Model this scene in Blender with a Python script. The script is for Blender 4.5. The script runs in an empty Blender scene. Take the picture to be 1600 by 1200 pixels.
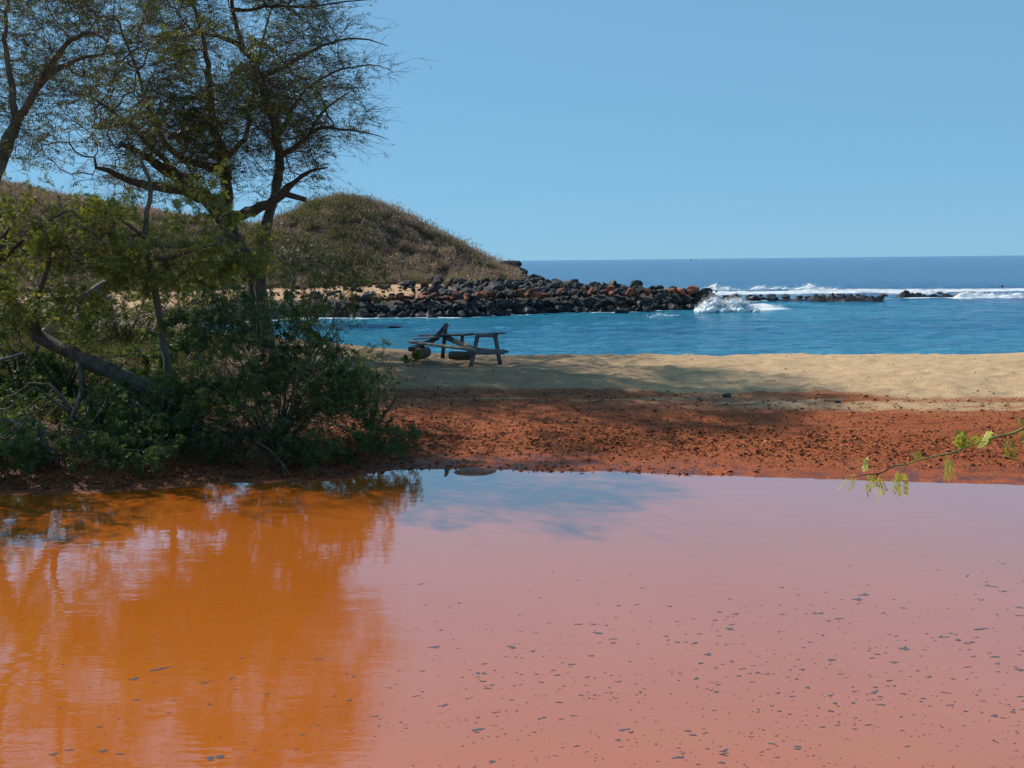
import bpy, bmesh, math, random
import numpy as np
from mathutils import Vector, Matrix, noise as mnoise

R = math.radians
random.seed(7); rng = np.random.default_rng(7)
scene = bpy.context.scene
COL = scene.collection

# ------------------------------------------------------------------ camera
F = 1500.0                                   # focal length in pixels of a 1600 wide picture
HC = 3.2
PITCH, ROLL = math.atan(193.0/F), R(0.59)
right0 = Vector((1, 0, 0)); fwd = Vector((0, math.cos(PITCH), -math.sin(PITCH))); up0 = Vector((0, math.sin(PITCH), math.cos(PITCH)))
right = right0*math.cos(ROLL) - up0*math.sin(ROLL)
up = up0*math.cos(ROLL) + right0*math.sin(ROLL)
cam_data = bpy.data.cameras.new('camera'); cam = bpy.data.objects.new('camera', cam_data); COL.objects.link(cam)
cam.matrix_world = Matrix(((right.x, up.x, -fwd.x, 0), (right.y, up.y, -fwd.y, 0), (right.z, up.z, -fwd.z, HC), (0, 0, 0, 1)))
cam_data.sensor_width = 36; cam_data.lens = 36*F/1600; cam_data.clip_start = 0.05; cam_data.clip_end = 40000
scene.camera = cam

# ------------------------------------------------------------------ sky, sun, exposure
SUN_EL, SUN_AZ = R(38), R(-56)               # azimuth clockwise from +Y (straight ahead); the sun is ahead on the left
world = bpy.data.worlds.new('World'); scene.world = world; world.use_nodes = True
wn = world.node_tree.nodes; wl = world.node_tree.links; wn.clear()
sky = wn.new('ShaderNodeTexSky'); sky.sky_type = 'NISHITA'; sky.sun_disc = False
sky.sun_elevation = SUN_EL; sky.sun_rotation = SUN_AZ
sky.altitude = 0; sky.air_density = 0.7; sky.dust_density = 0.0; sky.ozone_density = 6.0
bg = wn.new('ShaderNodeBackground'); bg.inputs['Strength'].default_value = 0.1
wo = wn.new('ShaderNodeOutputWorld')
sg = wn.new('ShaderNodeGamma'); sg.inputs['Gamma'].default_value = 0.22          # the photograph's sky is an even clear blue
st = wn.new('ShaderNodeMix'); st.data_type = 'RGBA'; st.blend_type = 'MULTIPLY'; st.inputs[0].default_value = 1.0
st.inputs[7].default_value = (1.22, 2.32, 3.20, 1)
wl.new(sky.outputs[0], sg.inputs[0]); wl.new(sg.outputs[0], st.inputs[6])
wl.new(st.outputs[2], bg.inputs['Color']); wl.new(bg.outputs[0], wo.inputs['Surface'])
sd = bpy.data.lights.new('sun', 'SUN'); sd.energy = 4.0; sd.angle = R(0.55); sd.color = (1.0, 0.96, 0.88)
sun = bpy.data.objects.new('sun', sd); COL.objects.link(sun)
sdir = Vector((math.sin(SUN_AZ)*math.cos(SUN_EL), math.cos(SUN_AZ)*math.cos(SUN_EL), math.sin(SUN_EL)))
sun.rotation_euler = sdir.to_track_quat('Z', 'Y').to_euler(); sun.location = sdir*50
scene.view_settings.view_transform = 'Standard'; scene.view_settings.look = 'None'
scene.view_settings.exposure = 0.6; scene.view_settings.gamma = 1.0; scene.view_settings.use_curve_mapping = False
scene.cycles.max_bounces = 8; scene.cycles.transparent_max_bounces = 4

# ------------------------------------------------------------------ helpers: picture point to place
def ray(px, py):
    d = right*((px-800)/F) + up*(-(py-600)/F) + fwd
    return d
def at_d(px, py, y):
    d = ray(px, py); t = y/d.y
    return Vector((d.x*t, y, HC + d.z*t))
def at_z(px, py, z):
    d = ray(px, py); t = (z-HC)/d.z
    return Vector((d.x*t, d.y*t, z))

# ------------------------------------------------------------------ helpers: noise
_T = rng.random((256, 256))
def vnoise(x, y, seed=0):
    x = np.asarray(x, float) + seed*17.31; y = np.asarray(y, float) + seed*9.77
    xi = np.floor(x).astype(int); yi = np.floor(y).astype(int); fx = x-xi; fy = y-yi
    fx = fx*fx*(3-2*fx); fy = fy*fy*(3-2*fy)
    a = _T[xi & 255, yi & 255]; b = _T[(xi+1) & 255, yi & 255]; c = _T[xi & 255, (yi+1) & 255]; d = _T[(xi+1) & 255, (yi+1) & 255]
    return (a*(1-fx)+b*fx)*(1-fy) + (c*(1-fx)+d*fx)*fy - 0.5
def fbm(x, y, o=4, seed=0, gain=0.5):
    s = 0; a = 1.0
    for i in range(o):
        s = s + a*vnoise(x*2**i, y*2**i, seed+i*3); a *= gain
    return s
def sstep(a, b, x):
    t = np.clip((x-a)/(b-a), 0, 1); return t*t*(3-2*t)

# ------------------------------------------------------------------ helpers: objects
def tag(o, label=None, cat=None, group=None, kind=None):
    if label: o['label'] = label
    if cat: o['category'] = cat
    if group: o['group'] = group
    if kind: o['kind'] = kind
    return o
def thing(name, loc, label, cat, group=None):
    o = bpy.data.objects.new(name, None); COL.objects.link(o); o.location = loc; o.empty_display_size = 0.1
    return tag(o, label, cat, group)
def mesh_np(name, V, faces, mat=None, smooth=False, cols=None):
    """V: (n,3); faces: (m,k) int array of one polygon size, or a list of such arrays."""
    V = np.asarray(V, np.float32)
    if not isinstance(faces, list): faces = [faces]
    faces = [np.asarray(f, np.int32) for f in faces if len(f)]
    me = bpy.data.meshes.new(name)
    me.vertices.add(len(V)); me.vertices.foreach_set('co', V.ravel())
    loops = np.concatenate([f.ravel() for f in faces]); tot = np.concatenate([np.full(len(f), f.shape[1], np.int32) for f in faces])
    start = np.concatenate([[0], np.cumsum(tot)[:-1]]).astype(np.int32)
    me.loops.add(len(loops)); me.loops.foreach_set('vertex_index', loops)
    me.polygons.add(len(tot)); me.polygons.foreach_set('loop_start', start); me.polygons.foreach_set('loop_total', tot)
    if smooth: me.polygons.foreach_set('use_smooth', np.ones(len(tot), bool))
    me.update(calc_edges=True)
    if cols is not None:
        a = me.attributes.new('col', 'FLOAT_COLOR', 'POINT'); cols = np.asarray(cols, np.float32)
        if cols.shape[1] == 3: cols = np.hstack([cols, np.ones((len(cols), 1), np.float32)])
        a.data.foreach_set('color', cols.ravel())
    if mat: me.materials.append(mat)
    return me
def obj(name, me, parent=None, loc=None):
    o = bpy.data.objects.new(name, me); COL.objects.link(o)
    if parent is not None:
        o.parent = parent; o.matrix_parent_inverse = Matrix.Identity(4)
    if loc is not None: o.location = loc
    return o
class MB:
    """collects tubes, beams and faces into one mesh"""
    def __init__(s): s.v = []; s.q = []; s.t = []; s.n = 0; s.c = []
    def add(s, V, quads=None, tris=None, col=None):
        V = np.asarray(V, float).reshape(-1, 3)
        if quads is not None and len(quads): s.q.append(np.asarray(quads, int).reshape(-1, 4)+s.n)
        if tris is not None and len(tris): s.t.append(np.asarray(tris, int).reshape(-1, 3)+s.n)
        s.v.append(V); s.n += len(V)
        if col is not None: s.c.append(np.asarray(col, float).reshape(-1, 3) if np.ndim(col) > 1 else np.tile(col, (len(V), 1)))
    def tube(s, P, r, k=6, cap=True, wob=0.0):
        P = np.asarray(P, float); n = len(P); r = np.broadcast_to(np.asarray(r, float), (n,))
        T = np.gradient(P, axis=0); T /= np.linalg.norm(T, axis=1)[:, None]+1e-9
        ref = np.array([0.31, 0.22, 0.92]) if abs(T[0] @ np.array([0.31, 0.22, 0.92])) < 0.9 else np.array([1.0, 0, 0])
        A = np.cross(T, ref); A /= np.linalg.norm(A, axis=1)[:, None]+1e-9; B = np.cross(T, A)
        a = np.arange(k)*2*math.pi/k
        rr = r[:, None]*np.ones(k)
        if wob: rr = rr*(1+wob*(rng.random((n, k))-0.5))
        V = P[:, None, :] + rr[:, :, None]*(np.cos(a)[None, :, None]*A[:, None, :]+np.sin(a)[None, :, None]*B[:, None, :])
        i = np.arange(n-1)[:, None]*k; j = np.arange(k)[None, :]; j2 = (j+1) % k
        q = np.stack([i+j, i+j2, i+k+j2, i+k+j], -1).reshape(-1, 4)
        V = V.reshape(-1, 3); t = None
        if cap:
            V = np.vstack([V, P[0], P[-1]]); jj = np.arange(k); c0 = n*k; b = (n-1)*k
            t = np.vstack([np.stack([np.full(k, c0), (jj+1) % k, jj], 1), np.stack([np.full(k, c0+1), b+jj, b+(jj+1) % k], 1)])
        s.add(V, q, t)
    def beam(s, a, b, w, h, upv=(0, 0, 1), ch=0.12):
        """plank from a to b, width w (sideways), thickness h (along upv), chamfered"""
        a = Vector(a); b = Vector(b); d = (b-a).normalized(); u = Vector(upv); u = (u-d*u.dot(d)).normalized(); sd_ = d.cross(u)
        c = min(w, h)*ch
        sec = [(-w/2+c, -h/2), (w/2-c, -h/2), (w/2, -h/2+c), (w/2, h/2-c), (w/2-c, h/2), (-w/2+c, h/2), (-w/2, h/2-c), (-w/2, -h/2+c)]
        n = 5; V = []
        for i in range(n):
            p = a.lerp(b, i/(n-1)); e = (random.uniform(-1, 1), random.uniform(-1, 1))
            for x, y in sec: V.append(p + sd_*(x+e[0]*0.004) + u*(y+e[1]*0.004))
        q = [(i*8+j, i*8+(j+1) % 8, i*8+8+(j+1) % 8, i*8+8+j) for i in range(n-1) for j in range(8)]
        V += [a, b]; t = [(n*8, (j+1) % 8, j) for j in range(8)] + [(n*8+1, (n-1)*8+j, (n-1)*8+(j+1) % 8) for j in range(8)]
        s.add([tuple(v) for v in V], q, t)
    def mesh(s, name, mat, smooth=False):
        fs = []
        if s.q: fs.append(np.vstack(s.q))
        if s.t: fs.append(np.vstack(s.t))
        return mesh_np(name, np.vstack(s.v), fs, mat, smooth, np.vstack(s.c) if s.c else None)
    def build(s, name, mat, parent=None, smooth=False):
        me = s.mesh(name, mat, smooth)
        if parent is not None: me.transform(Matrix.Translation(-parent.location))
        return obj(name, me, parent)

# ------------------------------------------------------------------ helpers: materials
class Mat:
    def __init__(s, name):
        s.m = bpy.data.materials.new(name); s.m.use_nodes = True; s.t = s.m.node_tree; s.t.nodes.clear()
        s.out = s.t.nodes.new('ShaderNodeOutputMaterial'); s.p = s.t.nodes.new('ShaderNodeBsdfPrincipled')
        s.t.links.new(s.p.outputs[0], s.out.inputs[0]); s.co = s.t.nodes.new('ShaderNodeTexCoord')
    def n(s, typ, **kw):
        x = s.t.nodes.new(typ)
        for k, v in kw.items(): setattr(x, k, v)
        return x
    def l(s, a, b): s.t.links.new(a, b)
    def coord(s, scale=(1, 1, 1), src='Object'):
        mp = s.n('ShaderNodeMapping'); mp.inputs['Scale'].default_value = scale; s.l(s.co.outputs[src], mp.inputs[0]); return mp.outputs[0]
    def noise(s, scale, detail=4, rough=0.55, vec=None, out='Fac'):
        x = s.n('ShaderNodeTexNoise'); x.inputs['Scale'].default_value = scale; x.inputs['Detail'].default_value = detail; x.inputs['Roughness'].default_value = rough
        s.l(vec if vec is not None else s.coord(), x.inputs['Vector']); return x.outputs[out]
    def ramp(s, fac, stops):
        x = s.n('ShaderNodeValToRGB'); e = x.color_ramp.elements
        while len(e) < len(stops): e.new(0.5)
        for i, (p, c) in enumerate(stops):
            e[i].position = p; e[i].color = (*c, 1) if hasattr(c, '__len__') else (c, c, c, 1)
        s.l(fac, x.inputs[0]); return x.outputs[0]
    def mix(s, fac, a, b, mode='MIX'):
        x = s.n('ShaderNodeMix', data_type='RGBA', blend_type=mode)
        for v, i in ((fac, 0), (a, 6), (b, 7)):
            if hasattr(v, 'is_linked'): s.l(v, x.inputs[i])
            elif hasattr(v, '__len__'): x.inputs[i].default_value = (*v, 1)
            else: x.inputs[i].default_value = v
        return x.outputs[2]
    def math(s, op, a, b=0.0, clamp=False):
        x = s.n('ShaderNodeMath', operation=op, use_clamp=clamp)
        for i, v in enumerate((a, b)):
            if hasattr(v, 'is_linked'): s.l(v, x.inputs[i])
            else: x.inputs[i].default_value = v
        return x.outputs[0]
    def set(s, name, v):
        if hasattr(v, 'is_linked'): s.l(v, s.p.inputs[name])
        else: s.p.inputs[name].default_value = (*v, 1) if hasattr(v, '__len__') else v
    def bump(s, h, strength, dist, normal=None):
        x = s.n('ShaderNodeBump'); x.inputs['Strength'].default_value = strength; x.inputs['Distance'].default_value = dist
        s.l(h, x.inputs['Height'])
        if normal is not None: s.l(normal, x.inputs['Normal'])
        return x.outputs[0]
    def attr(s, name='col'):
        return s.n('ShaderNodeAttribute', attribute_name=name)

def m_leaf(name, trans=0.35, rough=0.55, tint=(1.3, 1.25, 0.5)):
    m = Mat(name); a = m.attr(); m.set('Base Color', a.outputs['Color']); m.set('Roughness', rough); m.set('Specular IOR Level', 0.3)
    tr = m.n('ShaderNodeBsdfTranslucent'); m.l(m.mix(1.0, a.outputs['Color'], tint, 'MULTIPLY'), tr.inputs[0])
    mx = m.n('ShaderNodeMixShader'); mx.inputs[0].default_value = trans
    m.l(m.p.outputs[0], mx.inputs[1]); m.l(tr.outputs[0], mx.inputs[2]); m.l(mx.outputs[0], m.out.inputs[0]); return m.m
def m_bark(name, dark, light, scale=9):
    m = Mat(name); nz = m.noise(scale, 5, 0.6, m.coord((1, 1, 0.35))); f2 = m.noise(scale*5, 3)
    c = m.ramp(nz, [(0.32, dark), (0.62, light)]); c = m.mix(0.35, c, m.ramp(f2, [(0.3, [x*0.6 for x in dark]), (0.7, [x*1.25 for x in light])]))
    m.set('Base Color', c); m.set('Roughness', 0.9); m.set('Specular IOR Level', 0.15)
    m.set('Normal', m.bump(nz, 0.7, 0.03)); return m.m
def m_wood(name, dark, light):
    m = Mat(name); nz = m.noise(22, 6, 0.65, m.coord((0.25, 1, 1))); n2 = m.noise(3, 3)
    c = m.ramp(nz, [(0.3, dark), (0.7, light)]); c = m.mix(m.ramp(n2, [(0.45, 0.0), (0.7, 0.5)]), c, [x*0.5 for x in dark])
    m.set('Base Color', c); m.set('Roughness', 0.85); m.set('Specular IOR Level', 0.2); m.set('Normal', m.bump(nz, 0.5, 0.008)); return m.m
def m_rock(name, dark, mid, light, rough=0.85):
    m = Mat(name); o = m.n('ShaderNodeObjectInfo')
    nz = m.noise(2.2, 6, 0.65); n2 = m.noise(11, 5, 0.65)
    c = m.ramp(nz, [(0.3, dark), (0.52, mid), (0.72, light)])
    c = m.mix(m.ramp(n2, [(0.4, 0.0), (0.75, 0.55)]), c, dark)
    h = m.math('MULTIPLY_ADD', o.outputs['Random'], 1.0); h.node.inputs[2].default_value = 0.5
    hb = m.n('ShaderNodeHueSaturation'); m.l(h, hb.inputs['Value']); m.l(c, hb.inputs['Color'])
    m.set('Base Color', hb.outputs[0]); m.set('Roughness', rough); m.set('Specular IOR Level', 0.3)
    m.set('Normal', m.bump(n2, 0.8, 0.06)); return m.m

M = {}
M['leaf'] = m_leaf('leaf'); M['leaf_dry'] = m_leaf('scrub_leaf', 0.3, 0.8, (1.1, 1, .85))
M['bark'] = m_bark('bark', (0.045, 0.036, 0.028), (0.20, 0.17, 0.13))
M['bark_pale'] = m_bark('pale_bark', (0.12, 0.10, 0.08), (0.40, 0.35, 0.28), 6)
M['bark_dark'] = m_bark('dark_bark', (0.03, 0.024, 0.018), (0.135, 0.108, 0.08))
M['twig'] = m_bark('twig_bark', (0.05, 0.035, 0.025), (0.16, 0.115, 0.08), 14)
M['wood'] = m_wood('weathered_wood', (0.05, 0.045, 0.042), (0.17, 0.15, 0.135))
M['wood_pale'] = m_wood('pale_wood', (0.16, 0.13, 0.10), (0.36, 0.29, 0.22))
M['wood_grey'] = m_wood('painted_grey_wood', (0.09, 0.095, 0.105), (0.22, 0.22, 0.23))
M['cut'] = m_wood('cut_end', (0.16, 0.06, 0.035), (0.34, 0.14, 0.07))
M['rock_dark'] = m_rock('dark_lava', (0.008, 0.008, 0.008), (0.030, 0.029, 0.029), (0.085, 0.078, 0.072), 0.65)
M['rock_grey'] = m_rock('grey_lava', (0.018, 0.016, 0.015), (0.065, 0.058, 0.053), (0.15, 0.132, 0.112))
M['rock_red'] = m_rock('rust_lava', (0.09, 0.028, 0.018), (0.29, 0.088, 0.045), (0.45, 0.16, 0.08))
M['rock_wet'] = m_rock('wet_reef', (0.008, 0.008, 0.009), (0.022, 0.02, 0.02), (0.055, 0.048, 0.045), 0.4)

# ------------------------------------------------------------------ plan of the place
def seg_sd(poly, X, Y):
    """signed distance, positive inside the closed polygon"""
    P = np.asarray(poly, float); n = len(P); best = np.full(X.shape, 1e18); inside = np.zeros(X.shape, bool)
    for i in range(n):
        ax, ay = P[i]; bx, by = P[(i+1) % n]; dx, dy = bx-ax, by-ay
        t = np.clip(((X-ax)*dx+(Y-ay)*dy)/(dx*dx+dy*dy), 0, 1)
        best = np.minimum(best, (X-ax-t*dx)**2+(Y-ay-t*dy)**2)
        cr = ((ay > Y) != (by > Y)) & (X < (bx-ax)*(Y-ay)/(by-ay+1e-12)+ax); inside ^= cr
    d = np.sqrt(best); return np.where(inside, d, -d)
COAST = [(400, 60), (120, 34), (60, 31.5), (20, 31), (6, 31), (-1, 32.5), (-6, 35), (-10, 39), (-14, 45), (-17, 52), (-18.5, 58), (-17, 64), (-12.6, 67.5), (-4.4, 66.3), (4.7, 70.3),
         (10, 71.2), (14.6, 72.4), (16.2, 74.5), (15, 77.5), (11, 83), (8, 92), (6, 102), (3.5, 114), (-4, 128), (-40, 150), (-160, 185), (-420, 210), (-420, -80), (400, -80)]
EDGE = [(-420, 815), (-200, 792), (0, 775), (150, 768), (300, 760), (420, 755), (540, 749), (590, 738), (640, 731), (800, 733), (1000, 740), (1300, 751), (1600, 758), (1900, 764)]
POND = [tuple(at_z(a, b, 0.0).xy) for a, b in EDGE] + [(19, 12), (20, 6), (10, 2.6), (-8, 2.4), (-16, 6)]
RX = np.array([-420, -200, -120, -80, -56, -45.5, -35, -28, -25, -23.1, -21, -18.2, -14, -10.5, -5.6, -1.4, 0, 1.5, 3.5, 20])
RZ = np.array([17, 16.5, 16, 14.5, 12.7, 10.0, 7.8, 6.5, 6.7, 7.6, 9.0, 9.8, 8.9, 7.4, 5.1, 3.0, 2.6, 2.3, 1.7, 0.0])
def land(X, Y):
    X = np.asarray(X, float); Y = np.asarray(Y, float)
    c = seg_sd(COAST, X, Y) + 0.5*fbm(X*0.35, Y*0.35, 3, 1)
    p = -seg_sd(POND, X, Y) + 0.24*fbm(X*0.9, Y*0.9, 4, 5) + 0.22*fbm(X*0.28, Y*0.28, 2, 6)
    near = np.interp(c, [-60, -8, -2, 0, 1.6, 3.6, 6, 12, 40], [-5, -2.6, -1.2, -.68, -.15, .44, .60, .68, .9])
    far = np.interp(c, [-60, -8, -2, 0, .8, 2.0, 6, 15, 40], [-5, -3.0, -1.5, -.75, .05, .5, .72, 1.2, 1.6])
    w = sstep(54, 62, Y); z = near*(1-w)+far*w
    z = z + 0.35*sstep(-2, -9, X)*sstep(15, 19, Y)*sstep(0, 4, c)*(1-w)
    cap = np.interp(p, [-4, -1, 0, .5, 1.2, 2.4, 4, 6, 9, 14], [-.6, -.3, -.0, .035, .08, .17, .31, .50, .8, 2.5]) + 0.25*sstep(-2.5, -6, X)*sstep(0.3, 2.5, p)
    capn = np.interp(p, [-4, -1, 0, 1, 2.4, 5, 14], [-.6, -.3, 0, .5, 1.5, 2.2, 5])
    wn_ = sstep(6, 3, Y); cap = cap*(1-wn_)+capn*wn_
    z = z + 0.95*sstep(4, -1, Y)
    k = 0.1; h = np.clip(0.5+0.5*(cap-z)/k, 0, 1); z = cap*(1-h)+z*h - k*h*(1-h)
    # the scrub covered ridge
    H = np.interp(X, RX, RZ)*(1+0.0*Y); ry = np.interp(X, [-80, -40, -28, -20, 5], [90, 92, 100, 106, 104])
    foot = np.interp(X, [-80, -40, -20, 0], [52, 62, 80, 90])
    b = np.where(Y < ry, sstep(foot, ry, Y), 1-0.75*sstep(ry, ry+34, Y))
    z = z + np.maximum(0, H-1.2)*b*sstep(-1, 6, c)*(1+0.10*fbm(X*0.12, Y*0.12, 3, 9))
    # small relief: trodden sand, crumbly mud
    sand = sstep(4.6, 6.2, p)*sstep(0, 3, c)
    z = z + sand*(0.062*fbm(X*3.1, Y*3.1, 3, 11)+0.10*fbm(X*0.5, Y*0.7, 2, 12))*sstep(80, 50, Y)
    mud = sstep(-.1, .5, p)*(1-sand)
    z = z + mud*(0.034*fbm(X*3.2, Y*3.2, 4, 13)+0.018*fbm(X*11, Y*9, 3, 16)*sstep(1.8, .6, p)) + 0.04*sstep(.9, 1.6, p)*sstep(3.4, 2.2, p)*np.abs(fbm(X*7, Y*7, 3, 14, .7))
    return z, c, p
def zat(x, y): return float(land(np.array([x]), np.array([y]))[0][0])

# terrain sheet
def span(a, b, s): return np.arange(a, b, s)
xs = np.concatenate([span(-420, -120, 20), span(-120, -60, 3), span(-60, -30, 1.0), span(-30, -13, .4), span(-13, 13, .1), span(13, 30, .4), span(30, 120, 5), span(120, 421, 30)])
ys = np.concatenate([span(-60, -4, 6), span(-4, 11.5, .5), span(11.5, 22, .08), span(22, 32, .13), span(32, 60, .5), span(60, 112, .55), span(112, 160, 3), span(160, 500, 30)])
GX, GY = np.meshgrid(xs, ys); nx, ny = len(xs), len(ys)
Z, CC, PP = land(GX, GY)
ii = np.arange(ny-1)[:, None]*nx; jj = np.arange(nx-1)[None, :]
Q = np.stack([ii+jj, ii+jj+1, ii+nx+jj+1, ii+nx+jj], -1).reshape(-1, 4)
nb = 0.9*fbm(GX*0.55, GY*1.1, 4, 21); n2b = 0.5*fbm(GX*0.25, GY*0.8, 4, 22)
red = sstep(6.0, 5.6, PP+n2b)
streak = fbm(GX*0.35, GY*3.2, 4, 23)
red = red*(1-0.75*sstep(0.14, 0.26, streak)*sstep(4.2, 4.7, PP)*sstep(5.4, 5.1, PP)) * sstep(6, 8, GY)
red = red*(1-np.clip(.20+.55*nb, 0, .7)*sstep(3.6, 5.4, PP)); red = np.where(GY < 8, 1.0, red); red = np.where(GY > 55, np.maximum(red, 0.22+0.25*np.clip(nb, 0, 1)), red)
wet = sstep(1.5, 0.1, PP+0.9*fbm(GX*1.2, GY*1.6, 4, 27))
hillm = sstep(np.interp(GX, [-80, -40, -20, 0], [52, 62, 80, 90])-3, np.interp(GX, [-80, -40, -20, 0], [52, 62, 80, 90])+2, GY+2*fbm(GX*.3, GY*.3, 3, 31))
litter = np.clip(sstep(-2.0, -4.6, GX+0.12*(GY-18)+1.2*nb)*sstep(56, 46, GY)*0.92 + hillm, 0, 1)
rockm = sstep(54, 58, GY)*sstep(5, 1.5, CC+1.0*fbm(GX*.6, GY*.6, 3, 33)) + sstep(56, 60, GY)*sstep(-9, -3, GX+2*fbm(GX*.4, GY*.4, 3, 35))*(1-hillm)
litter = litter*np.where(GY < 50, .35+.65*sstep(.5, 1.5, PP+nb), 1); litter = np.maximum(litter, .62*sstep(7.5, -2.5, GX+3.0*nb+.25*(22-GY))*sstep(4.2, 5.2, PP)*sstep(40, 32, GY))  # beach term: litter brown, also painted in to warm the tree shade on sand
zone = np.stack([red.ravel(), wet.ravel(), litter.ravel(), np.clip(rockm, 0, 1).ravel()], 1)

m = Mat('ground'); a = m.attr('col'); sp = m.n('ShaderNodeSeparateColor'); m.l(a.outputs['Color'], sp.inputs[0])
Rr, Gw, Bl, Ar = sp.outputs[0], sp.outputs[1], sp.outputs[2], a.outputs['Alpha']
big = m.noise(0.5, 4); midn = m.noise(3.5, 5, 0.6); fine = m.noise(28, 5, 0.7); grain = m.noise(160, 2, 0.6)
strk = m.noise(1.0, 5, 0.6, m.coord((1.2, 6, 3)))
sandc = m.ramp(midn, [(0.3, (0.4057, 0.2448, 0.1211)), (0.65, (0.5557, 0.3596, 0.191))])
sandc = m.mix(m.ramp(grain, [(0.35, 0.0), (0.75, 0.5)]), sandc, (0.6174, 0.4297, 0.2514))
redc = m.ramp(strk, [(0.3, (0.1049, 0.02365, 0.006124)), (0.5, (0.3146, 0.06929, 0.01701)), (0.68, (0.2575, 0.09714, 0.02313))])
redc = m.mix(m.ramp(fine, [(0.42, 0.0), (0.62, 0.75)]), redc, (0.4387, 0.1056, 0.03062))
redc = m.mix(m.ramp(fine, [(0.38, 0.8), (0.46, 0.0)]), redc, (0.04291, 0.01351, 0.005443))
wetc = m.ramp(midn, [(0.38, (0.1526, 0.02873, 0.008845)), (0.62, (0.4005, 0.08872, 0.0245))])
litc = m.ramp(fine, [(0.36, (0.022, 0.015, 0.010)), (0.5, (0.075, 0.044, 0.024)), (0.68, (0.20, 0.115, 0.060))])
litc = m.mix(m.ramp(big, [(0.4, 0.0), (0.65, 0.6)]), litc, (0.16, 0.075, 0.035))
gravc = m.ramp(fine, [(0.3, (0.02, 0.018, 0.018)), (0.7, (0.12, 0.10, 0.085))])
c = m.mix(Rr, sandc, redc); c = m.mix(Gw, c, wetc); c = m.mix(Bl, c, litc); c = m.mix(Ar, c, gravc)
m.set('Base Color', c)
rr = m.math('MULTIPLY_ADD', m.math('MULTIPLY', Gw, m.ramp(midn, [(0.40, 1.0), (0.60, 0.25)])), -0.62); rr.node.inputs[2].default_value = 0.93
m.set('Roughness', rr); m.set('Specular IOR Level', 0.25)
hh = m.math('ADD', m.math('MULTIPLY', midn, 0.6), m.math('MULTIPLY', fine, 0.5))
m.set('Normal', m.bump(hh, 0.9, 0.07)); M['ground'] = m.m
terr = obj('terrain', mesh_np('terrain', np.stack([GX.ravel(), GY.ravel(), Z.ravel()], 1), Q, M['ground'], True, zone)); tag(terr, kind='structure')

# ------------------------------------------------------------------ pond
m = Mat('muddy_water'); n1 = m.noise(0.35, 3)
m.set('Base Color', m.ramp(n1, [(0.3, (0.4452, 0.1043, 0.008501)), (0.7, (0.4872, 0.1203, 0.01314))]))
m.set('Roughness', 0.035); m.set('IOR', 1.6); m.set('Coat Weight', 1.0); m.set('Coat IOR', 1.95); m.set('Coat Roughness', 0.02)     # a film on the silty water
w1 = m.noise(3.0, 3, 0.5, m.coord((0.5, 1.6, 1))); w2 = m.noise(16.0, 2, 0.5, m.coord((0.55, 1.3, 1)))
m.set('Normal', m.bump(m.math('ADD', w1, m.math('MULTIPLY', w2, 0.20)), 0.055, 0.05)); m.l(m.p.inputs['Normal'].links[0].from_socket, m.p.inputs['Coat Normal']); M['pond'] = m.m
me = bpy.data.meshes.new('pond_water'); bm = bmesh.new()
cx, cy = 1.5, 8.0
for x, y in POND:
    d = Vector((x-cx, y-cy)); d = d*(1+0.9/d.length); bm.verts.new((cx+d.x, cy+d.y, 0.0))
bm.faces.new(bm.verts); bmesh.ops.triangulate(bm, faces=bm.faces); bm.normal_update()
for f in bm.faces:
    if f.normal.z < 0: f.normal_flip()
bm.to_mesh(me); bm.free(); me.materials.append(M['pond'])
pond = obj('pond_water', me); tag(pond, kind='structure')

# ------------------------------------------------------------------ sea
SEA = -0.6
sy = np.concatenate([span(27, 60, .35), span(60, 125, .6), span(125, 200, 2), span(200, 420, 8), np.geomspace(420, 24000, 26)])
sx = np.concatenate([-np.geomspace(24000, 140, 14), span(-120, -24, 6), span(-24, 70, .4), span(70, 130, 2), np.geomspace(140, 24000, 14)])
SX, SY = np.meshgrid(sx, sy); nx, ny = len(sx), len(sy)
SC = -seg_sd(COAST, SX, SY)
SWELL = [(at_z(1060, 458, SEA), at_z(1480, 459, SEA)), (at_z(1490, 464, SEA), at_z(1700, 463, SEA))]
wv = 0.10*fbm(SX*0.25, SY*0.5, 3, 41)+0.07*fbm(SX*0.9, SY*1.5, 3, 44)
wv = wv*sstep(190, 120, SY)*sstep(-30, -22, SX)*sstep(100, 65, SX)
wv = wv + 0.35*np.exp(-((SY-106)/3.0)**2)*sstep(14, 20, SX)*sstep(100, 60, SX) + 0.3*np.exp(-(((SY-74-0.12*(SX-18))/0.9)**2))*sstep(15.5, 17.5, SX)*sstep(27, 19, SX)
SZ = SEA + wv
tip = np.hypot((SX-17.2)/3.2, (SY-72.6)/2.0)
foam = 0.95*sstep(1.7, 0.1, SC+0.9*fbm(SX*.7, SY*.9, 3, 51))*sstep(58, 63, SY)*sstep(40, 25, SX)
foam = np.maximum(foam, 0.62*sstep(4.2, 0.8, SC)*sstep(60, 64, SY)*sstep(4, -4, SX))
foam = np.maximum(foam, 0.9*sstep(2.0, 0.6, tip))
rl = np.exp(-((SY-(86.3+0.11*(SX-22)))/1.2)**2)*sstep(18, 22, SX)*sstep(46, 40, SX); foam = np.maximum(foam, 0.72*rl)
br = np.exp(-((SY-103)/3.0)**2)*sstep(13, 20, SX)*sstep(110, 80, SX); foam = np.maximum(foam, 0.75*br)
fcol = np.stack([foam.ravel(), np.clip(SC/40, 0, 1).ravel(), np.zeros(foam.size)], 1)
ii = np.arange(ny-1)[:, None]*nx; jj = np.arange(nx-1)[None, :]
SQ = np.stack([ii+jj, ii+jj+1, ii+nx+jj+1, ii+nx+jj], -1).reshape(-1, 4)
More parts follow.
